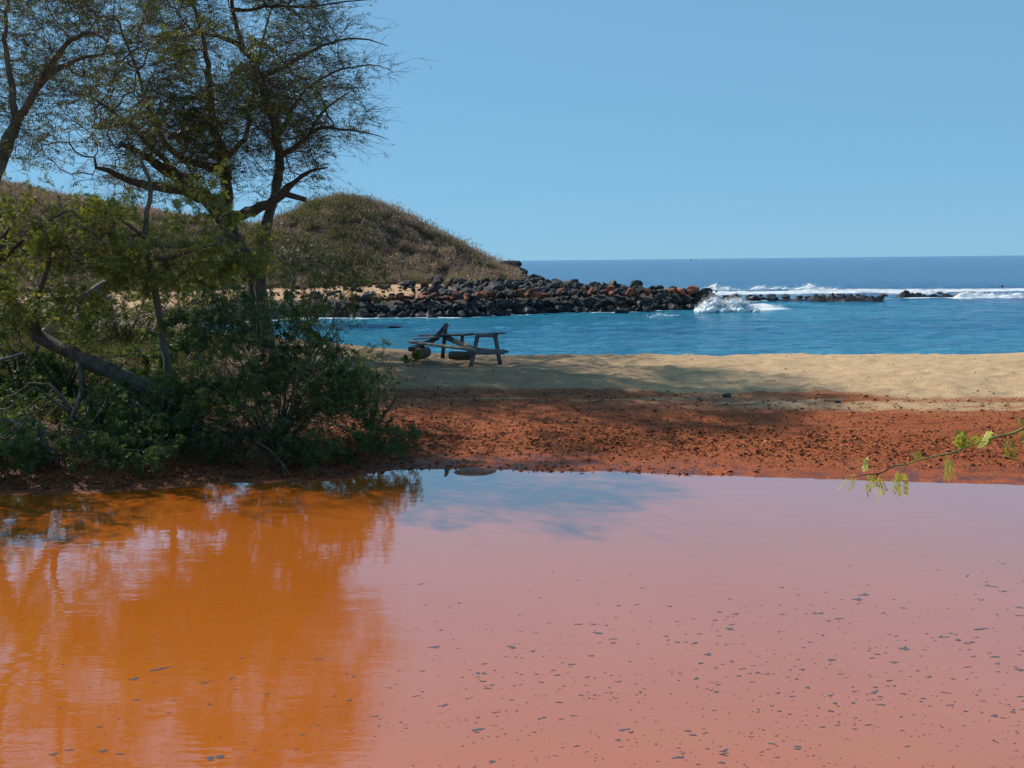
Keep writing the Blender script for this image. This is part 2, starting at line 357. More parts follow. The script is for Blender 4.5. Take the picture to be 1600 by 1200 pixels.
m = Mat('sea_water'); a = m.attr('col'); sp = m.n('ShaderNodeSeparateColor'); m.l(a.outputs['Color'], sp.inputs[0])
pat = m.noise(0.9, 7, 0.68, m.coord((0.30, 1.0, 1)))
deep = m.mix(m.ramp(pat, [(0.38, 0.0), (0.62, 1.0)]), (0.004838, 0.05796, 0.1701), (0.009677, 0.1063, 0.2438))
shal = m.mix(m.ramp(pat, [(0.38, 0.0), (0.62, 1.0)]), (0.01436, 0.1348, 0.2363), (0.0316, 0.219, 0.2995))
wc = m.mix(m.ramp(sp.outputs[1], [(0.1, 0.0), (0.8, 1.0)]), shal, deep)
fn = m.noise(1.3, 6, 0.7, m.coord((0.7, 1.4, 1)))
fm = m.math('MULTIPLY', m.math('SUBTRACT', m.math('ADD', sp.outputs[0], fn), 0.98), 5.0, True)
fm = m.math('MULTIPLY', fm, m.ramp(sp.outputs[0], [(0.02, 0.0), (0.2, 1.0)]))
m.set('Base Color', m.mix(fm, wc, (0.672, 0.6888, 0.6972)))
rg = m.math('MULTIPLY_ADD', fm, 0.6); rg.node.inputs[2].default_value = 0.12; m.set('Roughness', rg); m.set('IOR', 1.333); m.set('Specular IOR Level', 0.22)
b1 = m.noise(0.55, 5, 0.6, m.coord((0.55, 1.4, 1))); b2 = m.noise(2.6, 4, 0.6, m.coord((0.6, 1.3, 1)))
m.set('Normal', m.bump(m.math('ADD', m.math('MULTIPLY', b1, 1.0), m.math('MULTIPLY', b2, 0.45)), 1.0, 0.55)); M['sea'] = m.m
sea = obj('sea_water', mesh_np('sea_water', np.stack([SX.ravel(), SY.ravel(), SZ.ravel()], 1), SQ, M['sea'], True, fcol)); tag(sea, kind='structure')

# ------------------------------------------------------------------ surf
m = Mat('foam'); fnz = m.noise(6, 5, 0.7); m.set('Base Color', m.ramp(fnz, [(0.3, (0.86, 0.88, 0.89)), (0.6, (0.93, 0.93, 0.93))])); m.set('Roughness', 0.9)
m.set('Normal', m.bump(fnz, 0.5, 0.06)); tr = m.n('ShaderNodeBsdfTranslucent'); tr.inputs[0].default_value = (.95, .96, .97, 1); mx = m.n('ShaderNodeMixShader'); mx.inputs[0].default_value = 0.18     # aerated water lets light through
m.l(m.p.outputs[0], mx.inputs[1]); m.l(tr.outputs[0], mx.inputs[2]); m.l(mx.outputs[0], m.out.inputs[0]); M['foam'] = m.m
def spray(n, posf, size):
    P = posf(n); k = len(P); s = size*(0.4+rng.random(k)**2*1.2)
    T = np.array([[1, 1, 1], [1, -1, -1], [-1, 1, -1], [-1, -1, 1]])*0.6
    V = P[:, None, :]+T[None]*s[:, None, None]*(0.6+0.8*rng.random((k, 4, 1)))
    t = (np.arange(k)[:, None, None]*4+np.array([[0, 1, 2], [0, 3, 1], [0, 2, 3], [1, 3, 2]])[None]).reshape(-1, 3)
    return V.reshape(-1, 3), t
def breaker(p0, p1, width, hfun, label, seed, spr=900):
    p0 = Vector(p0); p1 = Vector(p1); L = (p1-p0).length; d = (p1-p0)/L; nrm = Vector((-d.y, d.x, 0))
    na, nc = int(L/0.14)+2, 22
    t = np.linspace(0, 1, na)[:, None]; u = np.linspace(-1, 1, nc)[None, :]
    prof = np.exp(-((u+0.25)*1.9)**2*1.6)
    s = t*L; wig = 0.7*fbm(s*0.15, s*0+seed, 3, seed)
    hn = hfun(t)*(0.75+0.9*fbm(s*0.55+u*0.4, u*1.2+seed, 3, seed+2))
    lump = 0.30*np.abs(fbm(s*1.7, u*width*1.7, 4, seed+5, .65))
    z = SEA-0.08+np.maximum(0, hn)*prof*(1+lump*1.6)+lump*0.35*(1-np.abs(u)**3)*np.minimum(1, hfun(t)*3)
    off = u*width*(0.7+0.6*fbm(s*.3, s*0, 3, seed+8))+wig
    base = thing('breaking_wave', (p0+p1)/2, label, 'wave')
    V = np.stack([p0.x+d.x*s+nrm.x*off, p0.y+d.y*s+nrm.y*off, z], -1).reshape(-1, 3)
    i_ = np.arange(na-1)[:, None]*nc; j_ = np.arange(nc-1)[None, :]
    q = np.stack([i_+j_, i_+nc+j_, i_+nc+j_+1, i_+j_+1], -1).reshape(-1, 4)
    V -= np.array(base.location)
    obj('crest', mesh_np('crest', V, q, M['foam'], True), base)
    def pf(n):
        k = rng.integers(0, len(V), n*3); zz = V[k, 2]-SEA; k = k[zz > np.quantile(zz, .55)][:n]
        P = V[k]+rng.normal(0, 1, (len(k), 3))*[.2, .25, .07]; P[:, 2] += rng.random(len(k))**3*0.28; return P
    sv, st = spray(spr*3, pf, 0.028); o = obj('spray', mesh_np('spray', sv, st, M['foam']), base); o['kind'] = 'stuff'
    return base
def hp(*pts):
    a, b = zip(*pts); return lambda t: np.interp(t, a, b)
breaker(at_z(1045, 456, SEA), at_z(1330, 457, SEA), 1.3, hp((0, 0.15), (.1, .45), (.24, .75), (.32, .95), (.42, .5), (.6, .6), (.8, .75), (1, .2)), 'long white breaker behind the reef, just right of the breakwater tip', 61, 1400)
breaker(at_z(1325, 458, SEA), at_z(1480, 458.5, SEA), 1.1, hp((0, 0.2), (.2, .45), (.5, .25), (.7, .5), (1, .25)), 'thin low white breaker between the long one and the right edge surf', 64, 700)
breaker(at_z(1488, 465, SEA), at_z(1720, 465, SEA), 1.3, hp((0, .3), (.06, .85), (.1, .75), (.2, .45), (.6, .6), (1, .5)), 'white breaker rolling in at the right edge beyond the reef end', 67, 1000)
# splash at the tip of the breakwater
base = thing('wave_splash', at_z(1132, 487, SEA), 'white wave bursting against the rocky tip of the breakwater', 'wave')
bm = bmesh.new(); bmesh.ops.create_icosphere(bm, subdivisions=2, radius=1.0); PUFF = np.array([v.co[:] for v in bm.verts]); PUFT = np.array([[v.index for v in f.verts] for f in bm.faces]); bm.free()
def puffs(P, r, squash=.8):
    n = len(P); V = P[:, None, :]+PUFF[None]*(r[:, None]*(1+.22*(rng.random((n, len(PUFF)))-.5)))[:, :, None]*np.array([1.15, 1, squash])
    return V.reshape(-1, 3), (np.arange(n)[:, None, None]*len(PUFF)+PUFT[None]).reshape(-1, 3)
sxk = np.array([-2.15, -1.8, -1.4, -1.05, -.7, -.3, .1, .5, 1.0, 1.5, 2.0, 2.5]); szk = np.array([.08, .4, .85, 1.08, .85, .6, .55, .75, .82, .55, .3, .05])
n_ = 420; X = rng.uniform(-2.15, 2.5, n_); hx = np.interp(X, sxk, szk)*(.8+.5*(fbm(X*2.2, X*0, 3, 73)+.5)); q_ = rng.random(n_)**1.25; Zp = hx*q_
Yp = rng.normal(0, 1, n_)*(.55-.35*q_)+.1*X; P = np.stack([X+.25*q_*(X+.3)*.5, Yp, Zp], 1); P[:, 0] *= .88; rp = (.26-.18*q_)*rng.uniform(.6, 1.25, n_)
pv, pt = puffs(P, rp); obj('crest', mesh_np('crest', pv, pt, M['foam'], True), base)
def pf(n):
    k = rng.integers(0, n_, n*4); k = k[(q_[k] > .45)][:n]; Q_ = P[k]+rng.normal(0, 1, (len(k), 3))*[.14, .18, .10]; Q_[:, 2] += rng.random(len(k))**3*.4; return Q_
sv, st = spray(9000, pf, 0.017); o = obj('spray', mesh_np('spray', sv, st, M['foam']), base); o['kind'] = 'stuff'
# wavelet spilling near the shore rocks
breaker(at_z(1006, 497, SEA), at_z(1062, 492, SEA), 0.35, hp((0, .05), (.4, .3), (.7, .2), (1, .05)), 'small white wavelet spilling in front of the breakwater rocks', 79, 25)

# ------------------------------------------------------------------ rocks
def rock_mesh(name, seed, mat, flat=0.75, sub=2):
    bm = bmesh.new(); bmesh.ops.create_icosphere(bm, subdivisions=sub, radius=0.5)
    rs = np.random.default_rng(seed); planes = rs.normal(size=(11, 3)); planes /= np.linalg.norm(planes, axis=1)[:, None]; lim = rs.uniform(0.20, 0.40, 11)
    off = Vector(rs.uniform(0, 50, 3))
    for v in bm.verts:
        p = v.co.copy(); p *= 1+0.28*mnoise.noise(p*2.2+off)
        for nrm, l in zip(planes, lim):
            dd = p.dot(Vector(nrm))
            if dd > l: p -= Vector(nrm)*(dd-l)*0.96
        p += p.normalized()*0.09*mnoise.noise(p*6+off)
        v.co = (p.x*1.15, p.y, p.z*flat*1.1)
    me = bpy.data.meshes.new(name); bm.to_mesh(me); bm.free(); me.materials.append(mat); return me
RM = {k: [rock_mesh('boulder', 100+i*7+hash(k) % 5*0+j*31, M[k], fl) for i in range(9)] for j, (k, fl) in enumerate((('rock_dark', .8), ('rock_grey', .75), ('rock_red', .75), ('rock_wet', .5)))}
rocks = []   # (x, y, z, size, kind, zone name)
def put(x, y, s, kind, zone, dz=0.22, z=None):
    rocks.append((x, y, (zat(x, y) if z is None else z)+s*dz, s, kind, zone))
line = [(-14.5, 67.2), (-12.6, 66.9), (-4.4, 65.7), (4.7, 69.7), (10, 70.6), (14.6, 71.9), (16.4, 74.3)]
LL = [0]
for a_, b_ in zip(line, line[1:]): LL.append(LL[-1]+math.hypot(b_[0]-a_[0], b_[1]-a_[1]))
def along(s):
    x = np.interp(s, LL, [p[0] for p in line]); y = np.interp(s, LL, [p[1] for p in line]); return float(x), float(y)
s = 0.0
while s < LL[-1]:                                            # wet row at the waterline and the one above
    x, y = along(s); put(x, y+random.uniform(-.1, .4), random.uniform(.6, 1.15), 'rock_dark', 'front', z=SEA, dz=random.uniform(0.05, .25)); s += random.uniform(.5, .85)
s = 0.2
while s < LL[-1]:
    x, y = along(s); put(x-0.05, y+random.uniform(.7, 1.1), random.uniform(.55, 1.0), 'rock_dark', 'front', z=SEA+.45, dz=random.uniform(.1, .3)); s += random.uniform(.5, .8)
s = 3.4
while s < 30:                                                # rust red band on top
    x, y = along(s); put(x, y+random.uniform(1.3, 1.9), random.uniform(.45, .9), 'rock_red' if random.random() < .93 else 'rock_grey', 'red', z=SEA+1.05+0.006*s, dz=random.uniform(.05, .4)); s += random.uniform(.30, .52)
s = 6
while s < 29:
    x, y = along(s); put(x, y+random.uniform(2.1, 3.0), random.uniform(.4, .85), 'rock_red' if random.random() < .75 else 'rock_grey', 'red', z=SEA+1.22, dz=random.uniform(.1, .4)); s += random.uniform(.5, .9)
s = 27
while s < LL[-1]+.5:                                         # tip
    for o_ in (1.4, 2.2, 3.0):
        x, y = along(s); put(min(x, 15.3), y+o_, random.uniform(.6, 1.1), random.choice(['rock_dark', 'rock_grey', 'rock_red']), 'tip', z=SEA+.7, dz=random.uniform(.1, .5))
    s += random.uniform(.7, 1.0)
def fits(x, y, s): return all((x-a[0])**2+(y-a[1])**2 > (0.40*(s+a[3]))**2 for a in rocks)
cnt = 0; tries = 0
while cnt < 330 and tries < 12000:                           # rubble field between breakwater and hill
    tries += 1; y = random.uniform(69.5, 104); x = random.uniform(-9, 14.5)
    cc = float(seg_sd(COAST, np.array([x]), np.array([y]))[0])
    if cc < .3: continue
    if y > 90+0.0*x and x < 0.5: continue
    if x < -5+random.gauss(0, 1.5)+ (y-72)*0.12 and random.random() < .9: continue
    s = random.choice([.5, .6, .7, .8, .9, 1.1])*random.uniform(.85, 1.2)
    if fits(x, y, s): put(x, y, s, 'rock_grey' if random.random() < .85 else 'rock_dark', 'rubble', dz=random.uniform(.12, .4)); cnt += 1
cnt = 0; tries = 0
while cnt < 75 and tries < 4000:                             # scattered on the far sand
    tries += 1; x = random.uniform(-17.5, -4); y = random.uniform(69, 82)
    s = random.choice([.25, .3, .35, .45, .5, .8])*random.uniform(.8, 1.3)
    if fits(x, y, s*2.0): put(x, y, s, 'rock_grey' if random.random() < .6 else 'rock_dark', 'sand', dz=.15); cnt += 1
SPECIAL = []
def special(px, py, d, s, kind, label, sz=(1, 1, 1)):
    P = at_d(px, py, d); P.z = max(zat(P.x, P.y)+s*sz[2]*.3, SEA+s*sz[2]*.2); SPECIAL.append((P, s, kind, label, sz))
special(640, 443, 80, 1.2, 'rock_dark', 'long low dark rock lying on the orange sand left of the rubble field', (1.7, 1, .7))
special(800, 413, 104, 2.4, 'rock_dark', 'big dark boulder where the scrub hill meets the sea horizon', (1.3, 1, .7))
special(838, 419, 103, 1.5, 'rock_dark', 'dark boulder standing against the sea right of the hill end', (1, 1, .8))
special(815, 420, 102, 1.5, 'rock_dark', 'squat dark boulder between the two at the hill end', (1.2, 1, .8))
special(897, 432, 92, 1.3, 'rock_grey', 'grey boulder with a pointed top on the breakwater skyline', (1, 1, .95))
special(880, 434, 92, 1.2, 'rock_grey', 'mossy grey boulder left of the pointed one on the skyline', (1.3, 1, .7))
special(770, 457, 73, 1.5, 'rock_grey', 'largest grey boulder in the middle of the rubble field', (1, 1, .85))
special(617, 509, 55.5, .55, 'rock_wet', 'small wet rock awash in the cove in front of the shore', (1.9, 1, .6))
special(975, 491, 67.8, .95, 'rock_dark', 'rounded brown rock at the waterline near the breakwater tip', (1.3, 1, .6))
special(1565, 452, 108, .9, 'rock_wet', 'lone dark rock poking out of the surf at the right edge', (1, 1, 1.3))
special(1180, 458, 86.5, 1.15, 'rock_wet', 'tall dark boulder at the left end of the reef', (1, 1, 1.0))
special(1208, 461, 86.0, 1.05, 'rock_wet', 'second tall boulder from the left end of the reef', (1, 1, 1.0))
special(1262, 461, 87.5, .9, 'rock_wet', 'peaked dark boulder near the middle of the reef', (1.2, 1, .9))
special(1160, 462, 84, .8, 'rock_dark', 'boulder showing between the splash and the reef', (1, 1, .8))
special(1512, 458, 96, .9, 'rock_wet', 'dark rock in the foam at the right end of the reef', (1.6, 1, .9))
# reef: low shelf of black rock in two lengths with many rounded lumps
for (pa, pb, wd, lab, sdd) in (((1140, 469), (1388, 471), 1.5, 'long low black reef of wet rock beyond the splash', 81), ((1398, 465), (1532, 463.5), 1.3, 'low black reef ledge running into the surf on the right', 84)):
    A = at_z(*pa, SEA); B = at_z(*pb, SEA); base = thing('reef', (A+B)/2, lab, 'reef'); L = (B-A).length
    na, nc = int(L/.12), 26; t = np.linspace(0, 1, na)[:, None]; u = np.linspace(-1, 1, nc)[None, :]; s_ = t*L
    env = np.minimum(1, np.minimum(t, 1-t)*9)**.6*(0.62+0.55*fbm(s_*.22, s_*0, 3, sdd))
    zz = SEA-.25+(env*(1-np.abs(u)**2.2))*(.62+1.0*np.abs(fbm(s_*.7, u*2.0, 4, sdd+2, .65)))
    D = (B-A)/L; N = Vector((-D.y, D.x, 0)); off = u*wd*(1+0.9*fbm(s_*.3, s_*0+u*0, 3, sdd+5))
    V = np.stack([A.x+D.x*s_+N.x*off, A.y+D.y*s_+N.y*off, zz], -1).reshape(-1, 3)-np.array(base.location)
    i_ = np.arange(na-1)[:, None]*nc; j_ = np.arange(nc-1)[None, :]; q = np.stack([i_+j_, i_+nc+j_, i_+nc+j_+1, i_+j_+1], -1).reshape(-1, 4)
    obj('rock_shelf', mesh_np('rock_shelf', V, q, M['rock_wet'], False), base)
for k in range(46):
    px = random.uniform(1150, 1385) if k < 24 else (random.uniform(1405, 1525) if k < 34 else random.uniform(1098, 1190))
    P = at_z(px, 468.5 if k < 24 or k >= 34 else 463.5, SEA); put(P.x, P.y+random.uniform(-.5, .9), random.uniform(.5, 1.0), 'rock_wet', 'reef', z=SEA, dz=random.uniform(.1, .55))
ORD = ['leftmost', 'second from left', 'third from left', 'fourth from left', 'fifth from left', 'sixth from left', 'seventh from left', 'eighth from left', 'ninth from left', 'tenth from left', 'eleventh from left', 'twelfth from left',
       'thirteenth from left', 'fourteenth from left', 'fifteenth from left', 'sixteenth from left', 'seventeenth from left', 'eighteenth from left', 'nineteenth from left', 'twentieth from left']
MARKS = [(540, 'below the hill peak'), (640, 'left of the picnic table'), (700, 'above the log end'), (745, 'above the table middle'), (800, 'above the standing table legs'), (860, 'below the hill end'), (930, 'below the pointed skyline boulder'), (1000, 'midway to the splash'), (1060, 'just left of the splash'), (1e9, 'against the splash')]
ROW = {'front': 'waterline row', 'red': 'red band', 'tip': 'breakwater tip', 'rubble': 'rubble field', 'reef': 'reef', 'sand': 'far sand'}
TONE = {'rock_dark': 'black', 'rock_grey': 'grey', 'rock_red': 'rust red', 'rock_wet': 'wet black'}
def label_rocks(rows):
    buckets = {}; out = {}
    for i, r in enumerate(rows):
        px = 800+F*r[0]/r[1]; zn = ROW[r[5]]+(' far side' if r[5] == 'rubble' and r[1] > 82 else '')
        mk = next(m_ for lim, m_ in MARKS if px < lim) if r[5] != 'reef' else ('behind the splash' if px < 1230 else ('of the long ledge' if px < 1395 else 'of the right ledge'))
        buckets.setdefault((TONE[r[4]], zn, mk), []).append((px, i))
    for (tone, zn, mk), v in buckets.items():
        for k, (px, i) in enumerate(sorted(v)): out[i] = f'{tone} boulder, {ORD[min(k, 19)]} in the {zn} {mk}'
    return out
GRP = {'front': 'boulders along the breakwater waterline', 'red': 'red band of boulders', 'tip': 'boulders at the breakwater tip', 'rubble': 'rubble field boulders', 'reef': 'rocks on the reef', 'sand': 'stones on the far sand'}
FILL = []
rocks.sort(key=lambda r: -(r[3]/r[1])*(0.75 if r[5] == 'rubble' and r[1] > 84 else 1))
KEEP = 285; stuff = MB(); RL = label_rocks(rocks[:KEEP])
for k in range(420):                                         # chips and stones wedged between the boulders
    if k < 230:
        x, y = along(random.uniform(0, LL[-1])); o_ = abs(random.gauss(0, 1.1)); FILL.append((x+random.uniform(-.3, .3), y+.1+o_, SEA+min(1.2, .1+.55*o_)+random.uniform(-.1, .25), random.uniform(.2, .5), 'rock_grey', 'fill'))
    else:
        x, y = random.uniform(-6, 13), random.uniform(70, 98)
        if seg_sd(COAST, np.array([x]), np.array([y]))[0] > .5: FILL.append((x, y, zat(x, y)+.05, random.uniform(.2, .45), 'rock_grey', 'fill'))
for i, r in enumerate(rocks+FILL):
    me = random.choice(RM[r[4]]); rot = Matrix.Rotation(random.uniform(0, 6.28), 4, 'Z') @ Matrix.Rotation(random.uniform(-.4, .4), 4, 'X') @ Matrix.Rotation(random.uniform(-.4, .4), 4, 'Y')
    sc = Matrix.Diagonal((r[3]*random.uniform(.9, 1.2), r[3]*random.uniform(.85, 1.1), r[3]*random.uniform(.8, 1.15), 1))
    mw = Matrix.Translation((r[0], r[1], r[2])) @ rot @ sc
    if i < KEEP:
        o = obj('boulder', me); o.matrix_world = mw; tag(o, RL[i], 'boulder', GRP[r[5]])
    else:
        V = np.array([(mw @ v.co)[:] for v in me.vertices]); T = np.array([p.vertices[:] for p in me.polygons]); stuff.add(V, None, T)
for P, s, k, lab, sz in SPECIAL:
    o = obj('boulder', random.choice(RM[k])); o.matrix_world = Matrix.Translation(P) @ Matrix.Rotation(random.uniform(-.4, .4), 4, 'Z') @ Matrix.Diagonal((s*sz[0], s*sz[1], s*sz[2]*1.1, 1)); tag(o, lab, 'boulder')
if stuff.n: tag(stuff.build('rubble_stones', M['rock_grey']), 'small grey stones filling the rubble field behind the larger boulders', 'stones', kind='stuff')

# ------------------------------------------------------------------ leaves
def leaves(P, D, L, pairs, lw, ll, col, droop=0.25):
    """compound leaves: P (n,3) base, D (n,3) axis, L (n,) length; pairs of leaflets of length ll and width lw (shares of L)"""
    n = len(P); D = D/(np.linalg.norm(D, axis=1)[:, None]+1e-9)
    S = np.cross(D, rng.normal(size=(n, 3))); S /= np.linalg.norm(S, axis=1)[:, None]+1e-9
    Nn = np.cross(D, S); out = []
    for k in range(pairs):
        f = (k+0.8)/pairs
        b = P + D*(L*f)[:, None] + np.array([0, 0, -1.])*(L*droop*f*f)[:, None]
        for sg in (-1, 1):
            a = (S*sg + D*0.5 + Nn*rng.uniform(-.35, .35, (n, 1))); a /= np.linalg.norm(a, axis=1)[:, None]
            w = np.cross(a, Nn); w /= np.linalg.norm(w, axis=1)[:, None]+1e-9
            l_ = (L*ll*(1-0.3*abs(f-.5)))[:, None]; w_ = (L*lw)[:, None]
            out.append(np.stack([b, b+a*l_*.5+w*w_*.5, b+a*l_, b+a*l_*.5-w*w_*.5], 1))
    V = np.concatenate(out, 1).reshape(-1, 3); m_ = pairs*2
    q = np.arange(n*m_*4).reshape(-1, 4); return V, q, np.repeat(col, m_*4, 0)
def leafcol(n, cols, w=None):
    cols = np.asarray(cols); k = rng.choice(len(cols), n, p=w); t = rng.uniform(.7, 1.35, (n, 1)); return cols[k]*t
GREEN = [(0.0744, 0.12, 0.036), (0.0552, 0.0984, 0.0384), (0.126, 0.162, 0.0432), (0.0408, 0.0744, 0.0312)]
OLIVE = [(0.10, 0.125, 0.034), (0.065, 0.09, 0.026), (0.14, 0.15, 0.042), (0.085, 0.075, 0.035)]
LIME = [(0.244, 0.252, 0.0374), (0.1708, 0.192, 0.033), (0.305, 0.288, 0.055), (0.0976, 0.126, 0.0286)]

# ------------------------------------------------------------------ plants grown towards a crown
def grow(seedP, seedPar, A, step, kill, infl, iters, bias=(0, 0, 0), jit=0.25, maxn=9000):
    P = [np.array(p, float) for p in seedP]; par = list(seedPar)
    A = np.asarray(A, float); Pn = np.array(P)
    D2 = ((A[:, None, :]-Pn[None])**2).sum(2) if len(A)*len(Pn) < 3e7 else None
    near = D2.argmin(1); dist = D2.min(1); bias = np.array(bias)
    last = {}
    for it in range(iters):
        if len(A) == 0 or len(P) > maxn: break
        act = dist < infl*infl if it > 3 else dist < 1e9
        idx = near[act]
        if len(idx) == 0: break
        Pn = np.array(P); dv = A[act]-Pn[idx]; dv /= np.linalg.norm(dv, axis=1)[:, None]+1e-9
        u, inv = np.unique(idx, return_inverse=True); sm = np.zeros((len(u), 3)); np.add.at(sm, inv, dv)
        sm /= np.linalg.norm(sm, axis=1)[:, None]+1e-9
        sm = sm + bias + rng.normal(0, jit, sm.shape); sm /= np.linalg.norm(sm, axis=1)[:, None]+1e-9
        new = []
        for k, i in enumerate(u):
            if last.get(i, 0) >= 3: continue
            last[i] = last.get(i, 0)+1; P.append(Pn[i]+sm[k]*step); par.append(int(i)); new.append(len(P)-1)
        if not new: break
        N = np.array([P[i] for i in new]); d2 = ((A[:, None, :]-N[None])**2).sum(2); j = d2.argmin(1); dm = d2[np.arange(len(A)), j]
        b = dm < dist; near[b] = np.array(new)[j[b]]; dist[b] = dm[b]
        keep = dist > kill*kill; A = A[keep]; near = near[keep]; dist = dist[keep]
    return np.array(P), np.array(par)
def radii(P, par, rtip, pw=2.35, fixed=None):
    n = len(P); acc = np.zeros(n); r = np.zeros(n)
    for i in range(n-1, -1, -1):
        r[i] = max(acc[i]**(1/pw) if acc[i] > 0 else 0, rtip)
        if fixed is not None and i in fixed: r[i] = max(r[i]*0.35, fixed[i])
        if par[i] >= 0: acc[par[i]] += min(r[i], fixed.get(par[i], 9) if fixed else 9)**pw
    return r
def paths(P, par, r):
    n = len(P); ch = [[] for _ in range(n)]
    for i, p in enumerate(par):
        if p >= 0: ch[p].append(i)
    out = []; st = [(i, None) for i in range(n) if par[i] < 0]
    while st:
        i, p0 = st.pop(); pts = [] if p0 is None else [p0]; pts.append(i); cur = i
        while ch[cur]:
            c_ = sorted(ch[cur], key=lambda q: -r[q]); 
            for o_ in c_[1:]: st.append((o_, cur))
            cur = c_[0]; pts.append(cur)
        out.append(pts)
    return out
def ell_points(ells, n, seed, thr=-0.12, fr=0.9):
    """ells: (px, py, y, rx px, ry px, ry depth m, weight) -> points in those ellipsoids, thinned by noise"""
    w = np.array([e[3]*e[4]*e[5]*e[6] for e in ells]); w = w/w.sum(); out = []
    for e, k in zip(ells, (w*n*2.2).astype(int)+3):
        v = rng.normal(size=(k, 3)); v /= np.linalg.norm(v, axis=1)[:, None]; v *= rng.random((k, 1))**(1/3)
        c_ = np.array(at_d(e[0], e[1], e[2])); s_ = e[2]/F
        out.append(c_+v*np.array([e[3]*s_, e[5], e[4]*s_]))
    A = np.vstack(out); nz = np.array([mnoise.noise(Vector(a_*fr)+Vector((seed*3.1, 0, 0))) for a_ in A]); A = A[nz > thr]
    rng.shuffle(A); A = A[A[:, 2] > np.array(0.15)]; return A[:n]
def plant(name, label, cat, limbs, ells, n_attr, step, rtip, leafset, leafn, leafL, pairs, lw=.3, ll=.5, bark='bark', group=None, seed=1, kill=1.35, infl=7, iters=70, bias=(0, 0, 0),
          twigs=2, twigL=(.15, .4), thr=-.12, fr=.9, jit=.28, maxn=7000, leafrange=None, leafdens=None, w=None, twigbias=(0, 0, 0), woodthr=2.2, flat=1.0, sub=0, clf=.7, clt=-.15):
    """limbs: lists of ((px,py,d,r), ...) first limb starts at the ground; later ones start at the nearest earlier node"""
    SP, SPar, fixed = [], [], {}
    for li, lb in enumerate(limbs):
        pts = [np.array(at_d(q[0], q[1], q[2])) if len(q) == 4 else np.array(q[:3]) for q in lb]; rad = [q[-1] for q in lb]
        if li == 0 or lb[0][-1] < 0: prev = -1
        else:
            d_ = np.linalg.norm(np.array(SP)-pts[0], axis=1); prev = int(d_.argmin())
        rad = [abs(x) for x in rad]
        seg = np.concatenate([[0], np.cumsum(np.linalg.norm(np.diff(pts, axis=0), axis=1))]); k = max(2, int(seg[-1]/(step*0.9)))
        tt = np.linspace(0, seg[-1], k)
        PP_ = np.stack([np.interp(tt, seg, [p[a_] for p in pts]) for a_ in range(3)], 1); RR_ = np.interp(tt, seg, rad)
        for _ in range(2): PP_[1:-1] = 0.25*PP_[:-2]+0.5*PP_[1:-1]+0.25*PP_[2:]
        PP_[1:-1] += rng.normal(0, 1, (k-2, 3))*np.minimum(step*.07, RR_[1:-1, None]*.3)
        for p_, r_ in zip(PP_[(1 if prev >= 0 else 0):], RR_[(1 if prev >= 0 else 0):]):
            SP.append(p_); SPar.append(prev); prev = len(SP)-1; fixed[prev] = r_
    A = ell_points(ells, n_attr, seed, thr, fr)
    P, par = grow(SP, SPar, A, step, kill*step, infl*step, iters, bias, jit, maxn)
    r = radii(P, par, rtip, 2.35, fixed)
    base = P[0].copy(); root = thing(name, Vector(base), label, cat, group)
    trunk, twig = MB(), MB(); nf = len(SP)
    for pts in paths(P, par, r):
        pp = P[pts].copy(); rr = r[pts].copy()
        if len(pts) > 3 and rr.max() < rtip*4:
            for _ in range(2): pp[1:-1] = .25*pp[:-2]+.5*pp[1:-1]+.25*pp[2:]
        if len(pts) < 2: continue
        if rr[0] > rr[1]*1.6: rr[0] = rr[1]*1.15
        big_ = rr.max() > rtip*woodthr*1.6
        k_ = 9 if rr.max() > .09 else (7 if rr.max() > .04 else (5 if big_ else 3))
        (trunk if big_ else twig).tube(pp, rr, k_, cap=big_, wob=.25 if big_ else 0)
    # twigs and leaves on the thin wood
    thin = np.where(r < rtip*woodthr)[0]; thin = thin[thin >= nf] if (thin >= nf).any() else thin
    dirs = np.zeros_like(P); ok = par >= 0; dirs[ok] = P[ok]-P[par[ok]]; dirs /= np.linalg.norm(dirs, axis=1)[:, None]+1e-9
    LP, LD = [], []
    src = np.repeat(thin, twigs); n = len(src)
    def tw_gen(p0, d0, tl, kk, tr):
        n_ = len(p0); TP = [p0]; dd = d0.copy()
        for s_ in range(kk):
            dd = dd+rng.normal(0, .34, (n_, 3))+np.array([0, 0, -.05])+np.array(twigbias)*.25; dd /= np.linalg.norm(dd, axis=1)[:, None]; TP.append(TP[-1]+dd*(tl/kk)[:, None])
        TP = np.stack(TP, 1)
        ax = np.cross(d0, np.array([.3, .5, .8])); ax /= np.linalg.norm(ax, axis=1)[:, None]+1e-9; bx = np.cross(d0, ax)
        ring = [ax*math.cos(q)+bx*math.sin(q) for q in (0, 2.094, 4.189)]
        V = np.stack([TP+tr[None, :, None]*g_[:, None, :] for g_ in ring], 2).reshape(-1, 3); m3 = (kk+1)*3
        b_ = (np.arange(n_)*m3)[:, None, None]; i_ = np.arange(kk)[None, :, None]*3; j_ = np.arange(3)[None, None, :]; j2 = (j_+1) % 3
        twig.add(V, np.stack([b_+i_+j_, b_+i_+j2, b_+i_+3+j2, b_+i_+3+j_], -1).reshape(-1, 4))
        return TP
